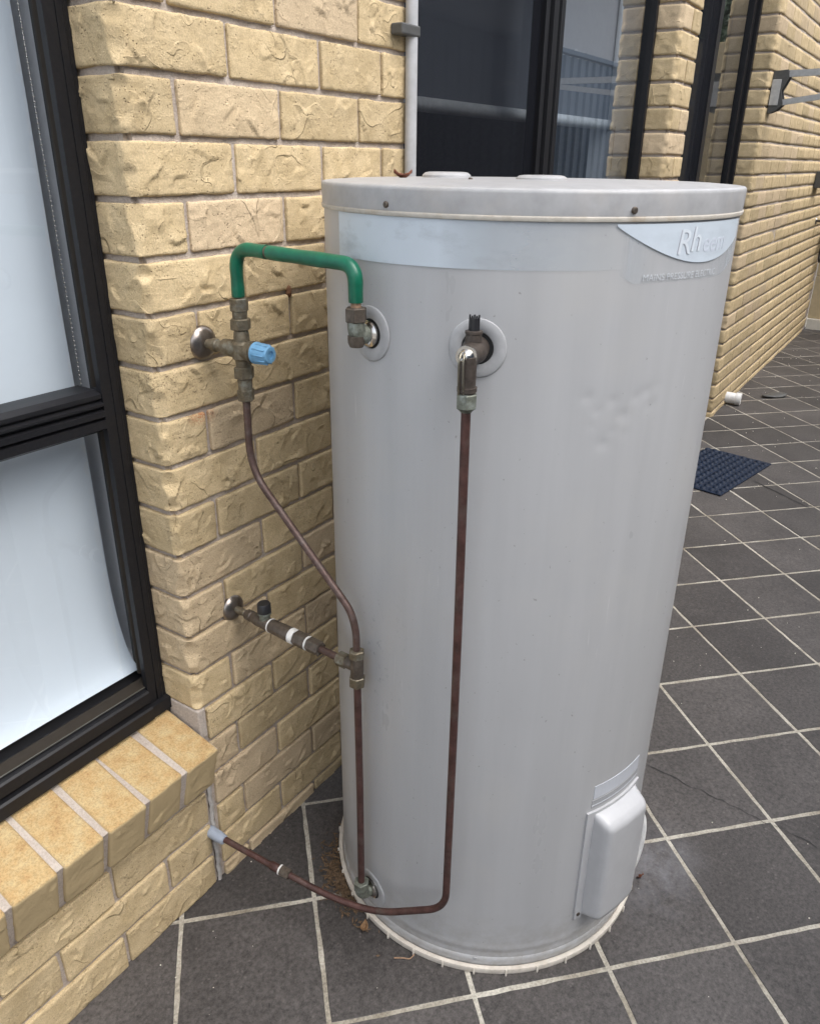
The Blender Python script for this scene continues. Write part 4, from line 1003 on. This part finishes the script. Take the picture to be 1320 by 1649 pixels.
for k in range(5):
    rr_ = 0.13-0.012*(k % 3); pts = [(8.35+rr_*math.cos(t)*0.9, -0.03-0.016*k, 0.80+rr_*1.15*math.sin(t)) for t in np.linspace(0, 2*math.pi, 30)]
    bm_tube(bm, pts, 0.008, 7)
from_bm('coil', bm, M_BLACKPL, hs, smooth=True); box('hook', M_DGREY, hs, 8.33, 8.37, -0.115, -0.002, 0.915, 0.94, 0.003)
ew = thing('end_wall', 'beige rendered wall with cream plinth closing off the far patio end', 'wall', (RW_END, -0.4, 0))
for i in range(6):
    for j in range(2):
        b = box('panel', M_BEIGE, ew, 0.011, 0.10, 0.408-0.80*(j+1)+0.003, 0.408-0.80*j-0.003, 0.10+0.40*i, 0.10+0.40*i+0.394, 0.004)
box('plinth', M_CREAM, ew, -0.02, 0.10, -1.19, 0.395, -0.005, 0.098, 0.004)
box('core', M_BEIGE, ew, 0.02, 0.095, -1.19, 0.395, 0.099, 2.5)

# ------------------------------------------------------------------ things on the floor
mat_o = thing('door_mat', 'navy blue rubber door mat with raised diamond studs', 'door mat', (3.80, -0.385, 0.0))
MA = Vector((4.349-3.80, -0.4755+0.37, 0)); ang = math.atan2(MA.y, MA.x)
mat_o.rotation_euler = (0, 0, ang)
ML, MW = 0.62, 0.36
box('sheet', M_NAVY, mat_o, -0.06, ML-0.06, 0.0, MW, 0.001, 0.008, 0.003)
bm = bmesh.new(); n1, n2 = 14, 9
for i in range(n1):
    for j in range(n2):
        x = -0.06+(i+0.5+0.25*(j % 2))*ML/(n1+0.5); y = (j+0.5)*MW/n2; r = 0.0172
        c = bm.verts.new((x, y, 0.0175)); ring_ = [bm.verts.new((x+r*a, y+r*b, 0.0078)) for a, b in ((1, 0), (0.7, 0.7), (0, 1), (-0.7, 0.7), (-1, 0), (-0.7, -0.7), (0, -1), (0.7, -0.7))]
        top = [bm.verts.new((x+r*0.6*a, y+r*0.6*b, 0.0165)) for a, b in ((1, 0), (0.7, 0.7), (0, 1), (-0.7, 0.7), (-1, 0), (-0.7, -0.7), (0, -1), (0.7, -0.7))]
        for k in range(8):
            bm.faces.new((ring_[k], ring_[(k+1) % 8], top[(k+1) % 8], top[k])); bm.faces.new((top[k], top[(k+1) % 8], c))
tag(from_bm('studs', bm, M_NAVY, mat_o, smooth=True), kind='stuff')
pc_ = thing('pvc_pipe_end', 'short white plastic pipe stub poking from the brick wall foot', 'pipe', (0, 0, 0))
lathe('socket', M_PVC, pc_, [(0, 0.036), (0.085, 0.036), (0.086, 0.041), (0.120, 0.041), (0.121, 0.034), (0.108, 0.033), (0.108, 0.0)], (5.42, 0.03, 0.046), (0.12, -1, -0.05), 28)
lathe('grate', M_LGREY, pc_, [(0, 0.0325), (0.002, 0.0325), (0.002, 0)], (5.42+0.0135, 0.03-0.112, 0.0405), (0.12, -1, -0.05), 20)

def leaf(name, label, mat, x, y, L, W, rot, curl=0.4, z=0.003, tilt=0.0, roll=0.0):
    V = []; Fq = []; nl, nw = 12, 4
    for i in range(nl+1):
        t = i/nl; w = W*math.sin(math.pi*min(0.995, max(0.005, t))**0.85)
        for k in range(-nw, nw+1):
            s = k/nw; yy = w*s*0.5
            V.append((L*(t-0.5), yy, abs(s)**1.5*W*0.35*curl + curl*L*0.28*(2*t-1)**2 + 0.0015*math.sin(9*t+4*s)))
    m = 2*nw+1
    for i in range(nl):
        for k in range(m-1): Fq.append((i*m+k, (i+1)*m+k, (i+1)*m+k+1, i*m+k+1))
    o = pyd(name, V, Fq, mat, None, (x, y, z)); o.rotation_euler = (roll, tilt, rot)
    so = o.modifiers.new('thickness', 'SOLIDIFY'); so.thickness = 0.0006
    return tag(o, label, 'leaf')
leaf('dry_leaf', 'brown curled leaf caught beside the element cover foot', M_RUSTLEAF, 1.352, -0.775, 0.034, 0.014, 1.2, 0.5, 0.004, 0.9)
leaf('dry_leaf', 'pale curled leaf on the tiles below the drain pipe bend', M_DEAD, 0.905, -0.338, 0.026, 0.016, 0.4, 0.9)
o = leaf('dry_leaf', 'small rust brown leaf lying on top of the heater lid', M_RUSTLEAF, 1.185, -0.235, 0.032, 0.018, -0.6, 0.8, ZT+0.004)
o = tube('twig', M_TWIG, None, catmull([(0.884, -0.428, 0.003), (0.893, -0.443, 0.004), (0.900, -0.455, 0.003), (0.912, -0.458, 0.005)], 6), 0.0014, 6); tag(o, 'thin pale twig on the tiles in front of the base', 'twig')
bm = bmesh.new(); bmesh.ops.create_uvsphere(bm, u_segments=18, v_segments=8, radius=0.5, matrix=Matrix.Translation((5.80, -0.235, 0.012)) @ Matrix.Rotation(-0.55, 4, 'Z') @ Matrix.Diagonal((0.20, 0.10, 0.022, 1)))
for v in bm.verts: v.co.z = max(0.001, v.co.z+0.004*math.sin(v.co.x*40)); v.co.y += 0.01*math.sin(v.co.x*30)
tag(from_bm('slate_scrap', bm, M_DGREY, smooth=True), 'flat dark grey scrap lying on the tiles beyond the pipe stub', 'scrap')
rl = random.Random(9); bm = bmesh.new()      # litter swept against the tank foot
for i in range(420):
    a = rl.gauss(144, 9); r = TR+0.015+abs(rl.gauss(0, 0.020)); c = wpol(a, 0.0022+rl.random()*0.006, r)
    if c.y > -0.012: continue
    t = rl.uniform(0, 6.28); l = rl.uniform(0.003, 0.012); w = rl.uniform(0.0008, 0.0028)
    d = Vector((math.cos(t), math.sin(t), rl.uniform(-0.3, 0.3)))*l; n = Vector((-math.sin(t), math.cos(t), rl.uniform(-0.3, 0.3)))*w
    vs = [bm.verts.new(c+p+Vector((0, 0, 0.001))) for p in (-d, n, d, -n)]; bm.faces.new(vs)
tag(from_bm('leaf_litter', bm, M_LITTER), 'brown leaf litter swept between the tank base and brick wall', 'litter', kind='stuff')
bm = bmesh.new()      # grains of grit over the paving
for i in range(170):
    t = rl.random()**1.3; x = 0.5+t*7.0; y = -rl.random()*(0.35+0.95*max(0.1, 1-t))
    r = rl.uniform(0.0005, 0.0015)*(1+t*1.6)
    bmesh.ops.create_icosphere(bm, subdivisions=1, radius=r, matrix=Matrix.Translation((x, y, r*0.6+0.0008)))
tag(from_bm('grit', bm, M_CREAM), 'pale grains of grit scattered over the dark paving', 'grit', kind='stuff')

# ------------------------------------------------------------------ across the yard (seen in the window panes)
fn = thing('steel_fence', 'slate blue ribbed steel fence across the yard from the wall', 'fence', (0, -3.0, 0))
FH = 2.60
x = -3.0; 
while x < 13.0:
    prof = []; nr = 10; W = 2.33
    for k in range(nr):
        b = x+0.04+k*(W/nr); prof += [(b, 0.0), (b+W/nr*0.40, 0.0), (b+W/nr*0.50, -0.028), (b+W/nr*0.90, -0.028)]
    V = [(p[0], p[1], z) for z in (0.05, FH) for p in prof]; m = len(prof)
    pyd('panel', V, [(k, k+1, m+k+1, m+k) for k in range(m-1)], M_FENCE, fn, smooth=False)
    box('post', M_FENCE, fn, x-0.03, x+0.03, -0.05, 0.03, -0.02, FH+0.01, 0.004)
    x += 2.40
box('top_rail', M_FENCE, fn, -3.0, 13.0, -0.055, 0.035, FH+0.011, FH+0.06, 0.006); box('bottom_rail', M_FENCE, fn, -3.0, 13.0, -0.054, 0.034, 0.0, 0.05, 0.006)
nh = thing('neighbour_house', 'pale rendered neighbouring house beyond the steel fence', 'house', (0, -5.6, 0))
box('wall', M_NWALL, nh, 3.0, 18.3, -5.0, 0.0, -0.05, 5.6)
bm = bmesh.new(); prism_x(bm, [(-5.6, 5.61), (0.6, 5.61), (0.6, 5.75), (-2.5, 7.2), (-5.6, 5.75)], 2.4, 18.9); from_bm('roof', bm, M_NROOF, nh)
wd = box('window', M_LGREY, nh, 16.5, 17.7, 0.001, 0.05, 2.2, 3.40, 0.01); box('pane', M_NGLASS, wd, 16.56, 17.64, 0.0505, 0.056, 2.26, 3.34)
lathe('downpipe', M_PVC, nh, [(0, 0.05), (5.4, 0.05)], (18.1, 0.06, 0.1), (0, 0, 1), 14)
box('wall_light', M_PVC, nh, 15.6, 15.78, 0.001, 0.18, 3.2, 3.38, 0.02)
for i in range(24): box('cladding_batten', M_NWALL, nh, 4.0+0.25*i, 4.06+0.25*i, 0.001, 0.04, 2.0, 5.5)
def tree(label, loc, n, sx, zc, zs, seed, lf=1.0):
    tr = thing('leafy_tree', label, 'tree', loc)
    tk = bmesh.new(); bm_tube(tk, catmull([(0, 0, -0.1), (0.1, 0.05, 1.5), (-0.05, 0.1, 3.0), (0.1, 0, zc+0.6)], 6), lambda t: 0.22-0.13*t, 10)
    for k in range(6):
        a = k*1.05; bm_tube(tk, catmull([(0, 0, 2.2+0.3*k), (0.7*math.cos(a), 0.7*math.sin(a), 2.9+0.3*k), (1.5*math.cos(a), 1.5*math.sin(a), 3.3+0.35*k)], 4), lambda t: 0.09-0.07*t, 7)
    from_bm('trunk', tk, M_BARK, tr, smooth=True)
    V = []; Fq = []; r5 = np.random.default_rng(seed)
    for c in [(r5.normal(0, sx), r5.normal(0, sx), zc+r5.normal(0, zs)) for _ in range(n)]:
        for _ in range(130):
            p = np.array(c)+r5.normal(0, 0.30, 3); u = r5.normal(size=3); u /= np.linalg.norm(u); w = np.cross(u, r5.normal(size=3)); w /= np.linalg.norm(w)
            q = r5.uniform(0.05, 0.11)*lf; b = len(V); V += [p-u*q, p+w*q*0.45, p+u*q, p-w*q*0.45]; Fq.append((b, b+1, b+2, b+3))
    pyd('crown', V, Fq, M_LEAF, tr, smooth=False)
tree('dark leafy tree standing just beyond the neighbouring house corner', (20.6, -6.6, 0), 46, 1.0, 4.0, 1.3, 5)
tree('tall unseen tree added to darken the sky reflected in the door glass', (29.5, -7.0, 0), 150, 2.3, 5.2, 2.0, 6, 2.0)  # added tree, hides the bright sky spot mirrored in the door glass
